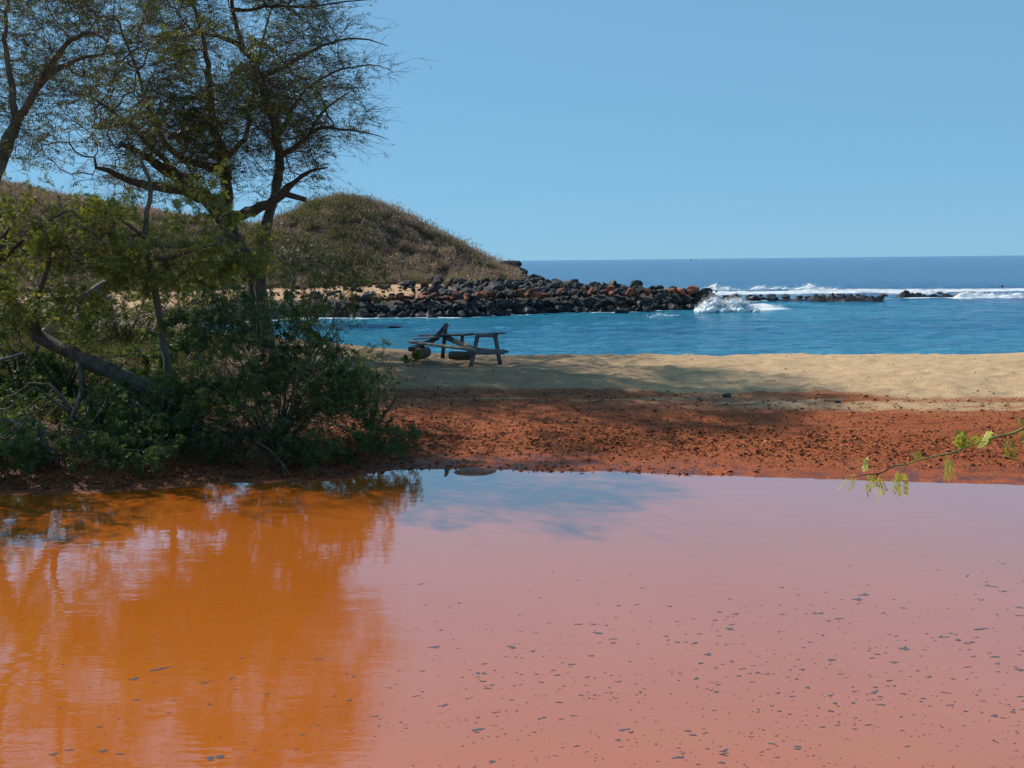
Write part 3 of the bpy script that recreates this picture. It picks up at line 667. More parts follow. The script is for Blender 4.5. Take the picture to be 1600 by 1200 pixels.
    if n:
        d0 = dirs[src]+rng.normal(0, .65, (n, 3))+np.array(twigbias)+np.array([0, 0, .12]); d0[:, 2] *= flat; d0 /= np.linalg.norm(d0, axis=1)[:, None]
        TP = tw_gen(P[src], d0, rng.uniform(*twigL, n), 3, rtip*np.array([.7, .58, .45, .3])); kk = 3
        if sub:
            ns = int(n*sub); t_ = rng.integers(0, n, ns); g1 = rng.integers(1, 4, ns); pb = TP[t_, g1]; dq = TP[t_, g1]-TP[t_, g1-1]; dq /= np.linalg.norm(dq, axis=1)[:, None]+1e-9
            dq = dq+rng.normal(0, .6, (ns, 3))+np.array(twigbias)*.5; dq[:, 2] *= flat; dq /= np.linalg.norm(dq, axis=1)[:, None]
            T2 = tw_gen(pb, dq, rng.uniform(twigL[0]*.6, twigL[1]*.6, ns), 2, rtip*np.array([.5, .4, .25]))
    if trunk.n: trunk.build('trunk', M[bark], root, True)
    if twig.n: o = twig.build('twigs', M['twig'], root, True); o['kind'] = 'stuff'
    if leafn and n:
        ti = rng.integers(0, n, leafn); sg = rng.integers(0, kk, leafn); f_ = rng.random((leafn, 1))
        if sub:                                          # put most leaves on the outer generation
            h_ = int(leafn*.6); ti = ti[h_:]; sg = sg[h_:]; f_ = f_[h_:]; t2 = rng.integers(0, len(T2), h_); s2 = rng.integers(0, 2, h_); q2 = rng.random((h_, 1))
        LP = TP[ti, sg]*(1-f_)+TP[ti, sg+1]*f_; LD = (TP[ti, sg+1]-TP[ti, sg])
        if sub: LP = np.vstack([LP, T2[t2, s2]*(1-q2)+T2[t2, s2+1]*q2]); LD = np.vstack([LD, T2[t2, s2+1]-T2[t2, s2]])
        LD /= np.linalg.norm(LD, axis=1)[:, None]+1e-9
        LD = LD*.5+rng.normal(0, .6, LD.shape)*[1, 1, .35+.65*flat]; dens = np.ones(leafn)
        nz = np.array([mnoise.noise(Vector(p_*clf)+Vector((seed, 7, 3))) for p_ in LP])
        keep = nz+rng.normal(0, .16, leafn) > clt
        if leafdens is not None: keep &= rng.random(leafn) < leafdens(LP)
        LP, LD, nz = LP[keep], LD[keep], nz[keep]
        cl = leafcol(len(LP), leafset, w)
        lv, lq, lc = leaves(LP, LD, leafL*rng.uniform(.6, 1.25, len(LP)), pairs, lw, ll, cl)
        me = mesh_np('foliage', lv-base, lq, M['leaf'], False, lc); o = obj('foliage', me, root); o['kind'] = 'stuff'
    return root

def g(px, d): # ground point under a picture column at distance d
    P = at_d(px, 500, d); return (P.x, d, zat(P.x, d)-.05)

# the big windswept tree
DT = 27.0
xr = lambda P: (P[:, 0]/P[:, 1])*F+800      # rough picture column, used only to thin the leaves towards the bare windward side
plant('kiawe_tree', 'big windswept tree with twisted dark limbs and sparse foliage leaning over the cove', 'tree', [
    [(*g(405, DT), 0, .32), (402, 470, DT, .27), (396, 425, DT, .25), (374, 388, DT, .23), (350, 342, DT, .22)],
    [(350, 342, DT, .24), (322, 308, DT-.6, .19), (286, 281, DT-1.2, .16), (255, 264, DT-1.6, .13), (225, 240, DT-2, .10), (190, 225, DT-2.4, .07)],
    [(330, 318, DT, .15), (282, 294, DT-1, .14), (228, 292, DT-1.6, .11), (190, 276, DT-2, .08), (150, 262, DT-2.2, .05)],
    [(348, 335, DT, .2), (356, 295, DT+.6, .17), (346, 250, DT+1, .14), (331, 180, DT+1.2, .11), (326, 120, DT+1.4, .085), (318, 60, DT+1.5, .06), (300, 0, DT+1.6, .04), (290, -60, DT+1.6, .03)],
    [(345, 262, DT+.9, .12), (300, 258, DT+.2, .10), (262, 232, DT+.4, .08), (232, 180, DT+.8, .06), (215, 110, DT+1, .045), (190, 50, DT+1.2, .03)],
    [(350, 342, DT, .16), (378, 336, DT-.5, .15), (412, 324, DT-.9, .14), (442, 303, DT-1.2, .12), (456, 288, DT-1.3, .075), (474, 276, DT-1.4, .055), (484, 264, DT-1.5, .045), (512, 262, DT-1.6, .02)],
    [(442, 303, DT-1.2, .11), (455, 302, DT-1.2, .10), (478, 312, DT-1.2, .07)],
    [(*g(418, DT-.4), 0, -.2), (406, 440, DT-.4, .17), (410, 398, DT-.5, .15), (417, 350, DT-.6, .14), (430, 302, DT-.4, .135), (438, 255, DT-.2, .13), (431, 205, DT, .125), (416, 152, DT+.2, .125), (399, 105, DT+.3, .11), (384, 76, DT+.4, .09), (362, 62, DT+.6, .07), (330, 55, DT+.9, .045)],
    [(384, 76, DT+.4, .075), (366, 38, DT+.5, .06), (360, 0, DT+.5, .05), (368, -50, DT+.5, .035)],
    [(408, 118, DT+.3, .085), (428, 112, DT, .075), (452, 101, DT-.4, .06), (482, 80, DT-.8, .045), (525, 62, DT-1, .03), (570, 58, DT-1.1, .02), (606, 72, DT-1.1, .008)],
    [(436, 245, DT, .09), (462, 232, DT-.6, .07), (484, 206, DT-1, .055), (505, 196, DT-1.2, .04), (545, 204, DT-1.4, .025), (585, 208, DT-1.5, .015), (606, 218, DT-1.5, .007)],
    [(484, 206, DT-1, .05), (500, 175, DT-.8, .04), (522, 158, DT-.8, .025), (553, 140, DT-.8, .013)],
    [(432, 215, DT, .08), (452, 180, DT+.8, .06), (474, 140, DT+1.2, .045), (520, 112, DT+1.4, .03), (580, 98, DT+1.5, .018), (618, 112, DT+1.5, .007)],
    [(368, 20, DT+.5, .05), (420, 8, DT, .04), (480, 12, DT-.5, .03), (540, 2, DT-.6, .02), (600, -2, DT-.6, .008)],
    [(350, 250, DT+1, .1), (385, 215, DT+2, .07), (395, 150, DT+2.6, .05), (410, 60, DT+3, .035), (430, -10, DT+3, .02)],
    [(286, 281, DT-1.2, .09), (250, 245, DT-2.4, .07), (200, 190, DT-3, .05), (140, 150, DT-3.4, .03)],
], [(330, 110, DT, 170, 95, 4.0, 1), (480, 70, DT, 105, 62, 2.6, 1.0), (545, 92, DT, 70, 38, 1.8, 1.0), (560, 0, DT, 50, 16, 1.2, 1), (330, 215, DT, 170, 60, 4.0, 1), (515, 208, DT-1, 88, 20, 1.5, 1.6), (440, 170, DT, 75, 75, 2.6, .9),
    (200, 170, DT-1, 90, 85, 3, .8), (280, 20, DT, 210, 55, 3, .9), (310, -60, DT, 200, 60, 3, .6), (470, 8, DT, 95, 40, 2.4, .8), (200, 270, DT-1, 115, 35, 2.4, .9), (110, 230, DT-1.5, 70, 45, 2.2, .7), (430, 120, DT+4.5, 115, 70, 2.2, .6), (330, 190, DT+4, 130, 60, 2.2, .5), (300, 130, DT-4.2, 150, 85, 2.4, .55), (430, 130, DT-4, 110, 75, 2.2, .5), (250, 220, DT-3.5, 120, 50, 2.2, .45), (470, 268, DT-1, 40, 22, 1, .5)],
    7000, .26, .0088, OLIVE, 170000, .11, 2, .27, .42, bark='bark_dark', seed=3, iters=90, bias=(.22, 0, -.02), twigs=3, twigL=(.3, 1.0), thr=.06, fr=.5, jit=.42, maxn=9000, twigbias=(.5, 0, .0), sub=1.1, flat=.35, clf=1.35, clt=.19,
    leafdens=lambda P: np.interp(xr(P), [150, 330, 520, 600, 640], [1, .9, .6, .3, .1]))
D2_ = 19.5
plant('kiawe_tree', 'slender tree at the left edge with pale upright limbs and thin foliage', 'tree', [
    [(*g(-60, D2_), 0, .22), (-45, 420, D2_, .18), (-15, 290, D2_, .15), (8, 232, D2_, .13), (24, 196, D2_, .10)],
    [(24, 196, D2_, .085), (22, 150, D2_, .07), (12, 110, D2_, .055), (8, 50, D2_, .04), (14, -20, D2_, .03)],
    [(20, 200, D2_, .085), (42, 165, D2_-.3, .075), (62, 130, D2_-.5, .065), (82, 98, D2_-.6, .055), (110, 60, D2_-.8, .045), (140, 47, D2_-1, .035), (166, 62, D2_-1.2, .02)],
    [(62, 130, D2_-.5, .07), (85, 110, D2_-.2, .055), (120, 92, D2_, .04), (160, 85, D2_, .02)],
    [(-15, 290, D2_, .12), (-60, 220, D2_+.5, .1), (-90, 120, D2_+.8, .07), (-100, 20, D2_+1, .04)],
], [(50, 60, D2_, 110, 90, 2.6, 1), (10, 180, D2_, 60, 60, 1.8, .7), (120, 0, D2_, 110, 60, 2.2, .9), (-80, 80, D2_, 110, 120, 2.4, .7), (20, -60, D2_, 150, 60, 2.4, .6)],
    2800, .17, .005, OLIVE, 34000, .085, 2, .27, .42, seed=5, iters=80, bias=(.08, 0, .04), twigs=2, twigL=(.2, .7), thr=.0, fr=.7, jit=.40, maxn=5000, twigbias=(.3, 0, 0), sub=1.2, flat=.5, clf=1.1, clt=.02)
plant('kiawe_tree', 'low spreading tree beyond the left edge, shading the corner of the pond', 'tree', [
    [(-12.3, 16.2, zat(-12.3, 16.2)-.05, 0, .17), (-12.0, 16.0, 2.0, 0, .14), (-11.4, 15.6, 3.2, 0, .10), (-10.6, 15.2, 4.2, 0, .06)],
    [(-11.8, 15.9, 2.4, 0, .08), (-11.0, 16.8, 3.6, 0, .06), (-10.4, 17.4, 4.6, 0, .04)]],
    [(-290, 330, 15.4, 190, 85, 2.4, 1), (-330, 230, 15.8, 150, 70, 2.0, .8)],
    1300, .19, .006, OLIVE, 11000, .11, 2, .30, .42, bark='bark_dark', seed=33, iters=60, twigs=2, twigL=(.2, .6), thr=.02, fr=.7, jit=.36, maxn=3000, sub=1, flat=.5, clf=1.2, clt=.05)
# small tree leaning over the bank: its stem runs down to the right, its foliage hangs at the left
DL = 17.0
plant('leaning_tree', 'leaning tree on the left bank, yellow green foliage above a dark slanting stem', 'tree', [
    [(*g(300, 16.2), 0, .17), (278, 618, 16.2, .15), (210, 598, 16.4, .14), (120, 556, 16.7, .125), (60, 528, 17, .11), (20, 480, 17.2, .09), (-10, 420, 17.3, .07), (10, 360, 17.3, .045)],
    [(60, 528, 17, .07), (52, 480, 16.6, .05), (75, 420, 16.5, .035), (90, 350, 16.5, .02)],
    [(120, 556, 16.7, .06), (130, 610, 16, .045), (110, 660, 15.2, .03)],
    [(-10, 420, 17.3, .05), (40, 370, 17, .035), (100, 330, 16.8, .02)],
], [(55, 335, DL, 85, 45, 1.2, 1), (110, 390, DL, 80, 40, 1.1, .6), (-30, 380, DL, 90, 70, 1.3, .7), (150, 330, DL, 60, 30, 1, .5), (60, 470, DL-.5, 90, 45, 1.1, .5)],
    1700, .14, .0045, LIME, 21000, .07, 3, .26, .42, bark='bark_dark', seed=7, iters=60, bias=(.05, 0, .0), twigs=2, sub=1, clf=1.5, clt=-.05, twigL=(.12, .45), thr=-.02, fr=1.1, jit=.32, maxn=3500)
# hanging yellow-green foliage on a pale stem, in front of the big trunk
plant('young_tree', 'young tree with a slender mottled stem and yellow green foliage before the big trunk', 'tree', [
    [(*g(262, 17.4), 0, .075), (246, 470, 17.4, .065), (232, 410, 17.4, .058), (226, 372, 17.4, .052), (230, 330, 17.4, .045), (238, 300, 17.4, .035), (232, 268, 17.4, .04), (215, 240, 17.4, .025)],
    [(228, 380, 17.4, .05), (255, 382, 17.0, .04), (280, 388, 16.7, .035), (306, 378, 16.6, .025), (340, 372, 16.5, .015)],
    [(240, 405, 17.4, .05), (268, 404, 17.0, .04), (292, 394, 16.8, .03), (322, 384, 16.8, .02), (360, 380, 16.8, .012)],
    [(228, 372, 17.4, .04), (195, 345, 17.0, .03), (160, 330, 16.8, .02)],
], [(310, 370, 16.8, 75, 38, .9, 1.4), (375, 372, 17.0, 60, 48, .9, 1.5), (200, 350, 17.0, 70, 45, 1, .8), (250, 420, 17.0, 100, 30, 1, .7), (290, 300, 17.2, 60, 30, .9, .4), (160, 390, 17.0, 90, 40, 1, .8), (330, 410, 16.8, 70, 30, .9, .8)],
    1600, .16, .005, LIME, 22000, .075, 3, .26, .42, bark='bark', seed=9, iters=60, twigs=2, sub=1, clf=1.5, clt=-.05, twigL=(.12, .45), thr=.0, fr=1.1, jit=.32, maxn=3000)
# shrubs
def shrub(label, px, d, ells, n_attr, n_leaf, leafset, seed, leafL=.085, step=.12, stems=6, spread=.45, pairs=2, lw=.36, ll=.46, thr=-.1, name='shrub', sub=.8, clf=1.6, clt=-.12, group=None, bh=1.0, rtip=.0042, twigL=(.08, .28), bias=(0, 0, .02), w=None):
    b = g(px, d); lim = [[(*b, .05*bh), (b[0]+.03*bh, b[1], b[2]+.35*bh, .04*bh)]]
    for k in range(stems):
        a_ = random.uniform(0, 6.28); q = random.uniform(.3, 1)*spread
        lim.append([(b[0]+.06*math.cos(a_), b[1]+.06*math.sin(a_), b[2], -.035*bh), (b[0]+q*.5*math.cos(a_), b[1]+q*.5*math.sin(a_), b[2]+.35*bh, .028*bh), (b[0]+q*math.cos(a_), b[1]+q*math.sin(a_), b[2]+.75*bh, .018*bh)])
    return plant(name, label, 'shrub', [[(p[0], p[1], p[2], 0, p[3]) for p in lb] for lb in lim], ells, n_attr, step, rtip, leafset, n_leaf, leafL, pairs, lw, ll, seed=seed, iters=60, twigs=1, twigL=twigL, thr=thr, fr=1.4, jit=.3, maxn=5000, group=group, bias=bias, infl=9, w=w, sub=sub, clf=clf, clt=clt)
shrub('largest dark green bush on the bank, between the pond and the cove', 420, 15.6, [(420, 590, 15.6, 140, 100, 1.3, 1), (365, 505, 16, 95, 60, 1.1, .9), (460, 530, 15.8, 85, 65, 1.1, .8), (520, 630, 15.4, 90, 65, 1.1, .7), (380, 670, 14.7, 160, 55, .7, .8), (490, 695, 14.6, 110, 36, .6, .7), (560, 610, 16, 50, 40, .8, .25), (550, 665, 15, 70, 40, .7, .5), (570, 702, 14.6, 60, 22, .5, .5), (310, 620, 15.6, 75, 80, 1.1, .7)],
      4400, 38000, GREEN, 11, stems=12, spread=.8, leafL=.07, thr=-.06)
shrub('low dark bush at the left end of the bank, against the picture edge', 70, 14.4, [(60, 698, 14.2, 150, 24, .8, 1), (160, 698, 14, 100, 24, .7, .8), (-80, 690, 14.4, 110, 34, 1.0, .8), (200, 712, 13.8, 90, 18, .5, .5)],
      1500, 13000, GREEN, 13, stems=9, spread=.6, leafL=.07)
shrub('broad shaded bush behind the low one, under the leaning stem', 90, 18.6, [(70, 600, 18.6, 150, 48, 1.2, 1), (200, 600, 18.6, 110, 48, 1.1, .9), (-70, 590, 18.6, 120, 60, 1.2, .8), (250, 560, 18.8, 70, 45, .9, .6), (120, 640, 18, 160, 30, .8, .8)],
      2600, 28000, GREEN, 37, stems=10, spread=1.0, leafL=.08, step=.14)
shrub('long dark thicket along the left bank, in front of the leaning stem', 130, 16.4, [(40, 655, 16.4, 120, 34, .9, 1), (160, 650, 16.4, 110, 36, .9, 1), (250, 650, 16.2, 60, 40, .8, .7), (-70, 650, 16.4, 80, 40, .9, .8), (110, 690, 15.4, 170, 22, .8, .9)],
      2200, 26000, GREEN, 41, stems=10, spread=.9, leafL=.07, step=.12)
shrub('thin dark bush crowded between the low one and the largest one', 225, 15.4, [(240, 665, 15.4, 60, 48, .9, .8), (250, 700, 14.5, 90, 30, .5, .7), (215, 610, 15.8, 60, 30, .8, .3)],
      1000, 8000, GREEN, 15, stems=6, spread=.5, leafL=.07)
shrub('grey green tangle in front of the far beach, left of the young tree', 190, 27, [(200, 500, 27, 100, 40, 1.5, 1), (290, 480, 27.2, 80, 40, 1.4, .8), (110, 490, 27, 80, 40, 1.4, .7), (330, 450, 27.5, 60, 40, 1.2, .6)],
      1300, 9000, OLIVE, 39, stems=8, spread=1.2, leafL=.11, step=.21, thr=.0, rtip=.006, twigL=(.15, .5))
shrub('feathery olive bush with slanting bare stems, standing against the far sand', 478, 21.5, [(530, 425, 21.5, 65, 30, .9, 1), (575, 440, 21.5, 40, 25, .7, .6), (470, 440, 21.6, 55, 35, .9, .7), (500, 480, 21.5, 70, 40, .9, .5)],
      900, 4200, [(0.12, 0.125, 0.032), (0.09, 0.10, 0.03), (0.15, 0.125, 0.05)], 17, leafL=.08, step=.15, stems=6, spread=1.1, thr=.02, twigL=(.2, .6), bias=(.1, 0, .1))
shrub('wispy bush spreading low over the sand, right of the largest one', 575, 17.2, [(555, 565, 17.4, 50, 30, .8, .7), (550, 605, 17, 60, 42, .9, .8), (590, 610, 17.2, 35, 25, .6, .4)],
      550, 2000, GREEN, 19, stems=5, spread=.6, thr=.0)
shrub('little green sprig on the mud at the water corner', 628, 15.0, [(630, 686, 15, 32, 17, .3, 1), (600, 695, 14.9, 35, 18, .3, .6)], 260, 1500, GREEN, 21, step=.06, stems=5, spread=.14, leafL=.05, bh=.22, rtip=.003)
shrub('small bright weed growing beside the cut log', 640, 23.2, [(641, 566, 23.2, 18, 10, .25, 1)], 140, 600, [(0.16, 0.20, 0.05), (0.11, 0.15, 0.04)], 23, step=.06, stems=4, spread=.15, leafL=.06, bh=.25, rtip=.003)
shrub('dusty green bush farthest back on the left bank, in front of the far beach', 130, 29, [(120, 440, 29, 130, 45, 1.6, 1), (20, 470, 28.5, 110, 50, 1.5, .8), (230, 460, 29, 80, 35, 1.3, .6)],
      1100, 7000, OLIVE, 25, leafL=.12, step=.24, stems=7, spread=1.4, thr=-.02, rtip=.007, twigL=(.2, .6))
shrub('dark tangled bush behind the leaning stem at the left edge', 20, 19, [(10, 500, 19, 90, 50, 1.1, 1), (100, 520, 19, 70, 30, .8, .6), (-60, 520, 19, 80, 60, 1, .7)],
      1000, 7000, GREEN, 29, leafL=.07, step=.15, stems=7, spread=.8, thr=-.02)
shrub('pale dry bush at the foot of the scrub hill, right of the big trunk', 450, 58, [(440, 395, 60, 55, 35, 2.5, 1), (490, 410, 60, 45, 25, 2.0, .7)],
      500, 2500, [(0.10, 0.08, 0.05), (0.13, 0.10, 0.075), (0.07, 0.07, 0.03)], 27, leafL=.25, step=.35, stems=6, spread=1.5, rtip=.014, twigL=(.4, .9))

# fallen grey limb on the left bank
def deadwood(name, label, cat, rows, mat, parts='limb', wob=.2):
    P0 = at_d(*rows[0][0][:3]); root = thing(name, P0, label, cat)
    for lb in rows:
        pts = np.array([at_d(q[0], q[1], q[2]) for q in lb]); rad = [q[3] for q in lb]; t = np.linspace(0, len(lb)-1, len(lb)*4)
        P = np.stack([np.interp(t, range(len(lb)), pts[:, k]) for k in range(3)], 1); P[1:-1] = .25*P[:-2]+.5*P[1:-1]+.25*P[2:]
        b = MB(); b.tube(P, np.interp(t, range(len(lb)), rad), 8, True, wob); b.build(parts, M[mat], root, True)
    return root
deadwood('fallen_limb', 'forked grey dead limb leaning among the bushes on the left', 'dead branch', [
    [(72, 522, 20, .13), (100, 492, 20, .12), (122, 472, 19.9, .11), (142, 458, 19.8, .09), (160, 444, 19.8, .07), (184, 436, 19.8, .04)],
    [(104, 486, 20, .08), (118, 482, 19.7, .07), (124, 492, 19.4, .05), (112, 505, 19.2, .03)], [(150, 452, 19.8, .05), (172, 470, 19.6, .03), (182, 500, 19.5, .015)]], 'bark_pale')
deadwood('dead_branch', 'thin pale dead branch poking out of the left edge low on the bank', 'dead branch', [[(-30, 566, 16, .03), (8, 560, 15.8, .025), (36, 551, 15.6, .012)]], 'bark_pale')
deadwood('dead_branch', 'bent bare brown branch hanging from the largest bush to the water', 'dead branch', [[(400, 690, 14.3, .014), (418, 700, 14.2, .013), (440, 722, 14.1, .010), (455, 745, 14.0, .007)], [(440, 722, 14.1, .008), (446, 746, 14.0, .005)]], 'bark')

# ------------------------------------------------------------------ scrub on the hill, grass, litter
def scrub():
    V, Cc = [], []; n = 0
    X = np.concatenate([rng.uniform(-26, 4, 5200), rng.uniform(-75, -20, 5200)]); Y = np.concatenate([rng.uniform(78, 118, 5200), rng.uniform(52, 108, 5200)])
    foot = np.interp(X, [-80, -40, -20, 0], [52, 62, 80, 90]); z, c_, p_ = land(X, Y)
    keep = (Y > foot-1.0+2.0*fbm(X*.3, Y*.3, 3, 91)) & (z > 1.0) & (fbm(X*.28+z*.2, Y*.28, 3, 97)-.5*sstep(-17, -22, X) < .20) & (fbm(X*.75, Y*.75+z*.3, 2, 99)+rng.normal(0, .12, len(X)) < .16) & (c_ > 3) & (X < 0.8); X, Y, z = X[keep], Y[keep], z[keep]
    nzr = fbm(X*.16, Y*.16, 3, 93); m_ = len(X); rad = rng.uniform(.45, 1.0, m_)*(1+.7*nzr)*(1+.9*(rng.random(m_) < .16))
    kind = np.where(nzr+rng.normal(0, .14, m_)+.25*sstep(-16, -22, X)*sstep(-27, -24, X)*sstep(7, 9, z) > 0.22, 1, 0)      # 1 green, 0 dry
    dry = np.array([[.33, .235, .170], [.27, .195, .155], [.36, .265, .165], [.18, .13, .10]]); grn = np.array([[.155, .148, .055], [.125, .128, .048], [.20, .175, .075], [.18, .145, .075]])
    K = 78
    cb = np.where(kind[:, None] == 1, grn[rng.integers(0, 4, m_)], dry[rng.integers(0, 4, m_)])*rng.uniform(.75, 1.25, (m_, 1))
    C = np.repeat(np.stack([X, Y, z], 1), K, 0); rd = np.repeat(rad, K)[:, None]; N = len(C)
    v = rng.normal(size=(N, 3)); v[:, 2] = np.abs(v[:, 2]); v /= np.linalg.norm(v, axis=1)[:, None]
    P = C+v*rd*rng.uniform(.2, .95, (N, 1))*np.array([1, 1, .85])
    d = v*.7+rng.normal(0, .45, (N, 3))+np.array([.1, 0, .35]); d /= np.linalg.norm(d, axis=1)[:, None]
    L = rng.uniform(.16, .44, (N, 1)); s_ = np.cross(d, rng.normal(size=(N, 3))); s_ /= np.linalg.norm(s_, axis=1)[:, None]
    wd = rng.uniform(.016, .046, (N, 1))
    T = np.stack([P-s_*wd, P+s_*wd, P+d*L], 1).reshape(-1, 3)
    cc = np.repeat(np.repeat(cb, K, 0)*rng.uniform(.7, 1.3, (N, 1)), 3, 0)
    me = mesh_np('hill_scrub', T, np.arange(N*3).reshape(-1, 3), M['leaf_dry'], False, cc)
    return tag(obj('hill_scrub', me), 'dense dry brown and olive scrub covering the headland', 'scrub', kind='stuff')
scrub()
def blades(name, label, cat, X, Y, Z, hmin, hmax, wd, cols, lean=.35):
    n = len(X); h = rng.uniform(hmin, hmax, n)[:, None]; P = np.stack([X, Y, Z], 1)
    d = rng.normal(0, lean, (n, 3)); d[:, 2] = 1; d /= np.linalg.norm(d, axis=1)[:, None]; s_ = np.cross(d, rng.normal(size=(n, 3))); s_ /= np.linalg.norm(s_, axis=1)[:, None]
    mid = P+d*h*.55; tip_ = P+d*h+np.stack([rng.normal(0, .15, n), rng.normal(0, .15, n), -np.abs(rng.normal(0, .1, n))], 1)*h
    V = np.stack([P-s_*wd, P+s_*wd, mid+s_*wd*.7, mid-s_*wd*.7, tip_], 1).reshape(-1, 3); b = np.arange(n)[:, None]*5
    cl = np.repeat(leafcol(n, cols), 5, 0)
    return tag(obj(name, mesh_np(name, V, [b+np.array([[0, 1, 2, 3]]), b+np.array([[3, 2, 4]])], M['leaf'], False, cl)), label, cat, kind='stuff')
cy_ = rng.uniform(16.5, 31, 330); cx_ = cy_*rng.uniform(-.56, -.30, 330); k_ = rng.integers(0, 330, 16000)
X = cx_[k_]+rng.normal(0, .2, 16000); Y = cy_[k_]+rng.normal(0, .2, 16000); zz = land(X, Y)[0]
blades('grass', 'tufts of dry and green grass under the trees on the left', 'grass', X, Y, zz, .1, .38, .008, [(0.06, 0.07, 0.02), (0.09, 0.08, 0.032), (0.05, 0.065, 0.018), (0.13, 0.10, 0.05)])
def chips(name, label, cat, X, Y, size, mat, cols, lift=.01, flat=.5):
    n = len(X); z = land(X, Y)[0]+lift; s_ = size*rng.uniform(.3, 1.5, n)**1.3
    B = rng.normal(size=(n, 4, 3)); B[:, :, 2] *= flat; V = np.stack([X, Y, z], 1)[:, None]+B*s_[:, None, None]*.6
    t = (np.arange(n)[:, None, None]*4+np.array([[0, 1, 2], [0, 3, 1], [0, 2, 3], [1, 3, 2]])[None]).reshape(-1, 3)
    return tag(obj(name, mesh_np(name, V.reshape(-1, 3), t, mat, False, np.repeat(leafcol(n, cols), 4, 0))), label, cat, kind='stuff')
mm = Mat('dirt'); mm.set('Base Color', mm.attr().outputs['Color']); mm.set('Roughness', .9); mm.set('Specular IOR Level', .2); M['dirt'] = mm.m
X = rng.uniform(-3.5, 12, 60000); Y = rng.uniform(14, 21.5, 60000); _, c_, p_ = land(X, Y)
pr = np.interp(p_, [0, .12, .35, .6, 1.1, 1.7, 2.6, 3.2, 5.5, 6], [.5, .5, .15, .2, .5, 1.0, .7, .2, .12, 0]); k = rng.random(60000) < pr*.75
chips('dirt_clods', 'crumbly red clods and leaf litter along the pond shore', 'litter', X[k], Y[k], .032, M['dirt'], [(.28, .078, .03), (.22, .06, .025), (.34, .115, .05), (.24, .085, .034), (.15, .045, .02), (.08, .03, .017)])
X = rng.uniform(-11, -1.5, 26000); Y = rng.uniform(13.4, 22, 26000); _, c_, p_ = land(X, Y); k = (p_ > .15) & (X < -1.5-.25*(Y-14)+rng.normal(0, .8, 26000))
chips('leaf_litter', 'dead leaves and broken twigs on the shaded bank under the bushes', 'litter', X[k], Y[k], .028, M['dirt'], [(.14, .07, .035), (.09, .05, .028), (.22, .11, .05), (.05, .03, .018)])
X = rng.uniform(-4, 12, 900); Y = rng.uniform(19, 28, 900)
chips('sand_debris', 'tiny dark bits of twig and seaweed strewn over the beach', 'debris', X, Y, .02, M['dirt'], [(.07, .04, .025), (.12, .07, .04), (.04, .03, .02)])
# named bits on the beach
def clump(px, py, size, label, mat):
    b = None
    for d in np.arange(15, 30, .02):
        P = at_d(px, py, d)
        if P.z < zat(P.x, P.y): b = P; break
    bm = bmesh.new(); bmesh.ops.create_icosphere(bm, subdivisions=2, radius=size)
    for v in bm.verts: v.co *= 1+.6*mnoise.noise(v.co*14+Vector((px, py, 0))); v.co.z *= .6
    me = bpy.data.meshes.new('seaweed_clump'); bm.to_mesh(me); bm.free(); me.materials.append(mat)
    tag(obj('seaweed_clump', me, None, b+Vector((0, 0, size*.3))), label, 'seaweed')
clump(1136, 620, .085, 'biggest black clump lying on the sand edge right of the tree shade', M['rock_dark'])
clump(919, 620, .055, 'dark red lump on the shaded pale sand left of centre', M['rock_red'])
clump(1308, 629, .05, 'small black clump below the pale sand streak on the red earth', M['rock_dark'])
clump(1253, 639, .035, 'smallest dark lump on the red earth right of centre', M['rock_dark'])

# ------------------------------------------------------------------ broken picnic table, logs
root = thing('picnic_table', at_d(758, 568, 24.3), 'broken weathered picnic table collapsed at one end on the beach', 'table')
def beam_px(name, a, b, w, h, mat='wood', upv=(0, 0, 1)):
    q = MB(); q.beam(at_d(*a), at_d(*b), w, h, upv); return q.build(name, M[mat], root)
NR, FR = 24.0, 25.4     # near and far end
# standing end frame on the right
beam_px('leg', (747, 521, NR), (735.5, 573, NR-.05), .11, .05, 'wood_grey', (0, 1, 0))
beam_px('leg', (773, 521, NR+.1), (781.5, 569, NR+.15), .11, .05, 'wood_grey', (0, 1, 0))
beam_px('top_rail', (743, 524, NR-.05), (777.5, 524, NR+.05), .10, .045, 'wood_grey', (0, 1, 0))
beam_px('seat_rail', (729, 550.5, NR-.06), (789, 550, NR+.06), .13, .045, 'wood_grey', (0, 1, 0))
# table top boards
beam_px('tabletop_board', (657, 524.5, FR), (788, 520.5, NR-.1), .14, .035, 'wood')
beam_px('tabletop_board', (645, 530, FR-.5), (692, 525.5, FR-.3), .14, .035, 'wood_pale')
beam_px('tabletop_board', (690, 524.5, FR-.2), (737, 522.5, NR+.2), .14, .06, 'wood')
# benches
beam_px('bench_board', (641, 534, FR-.6), (740, 546.5, NR-.45), .22, .05, 'wood_pale')
beam_px('bench_board', (745, 545, NR+.4), (794, 549.5, NR+.35), .24, .05, 'wood')
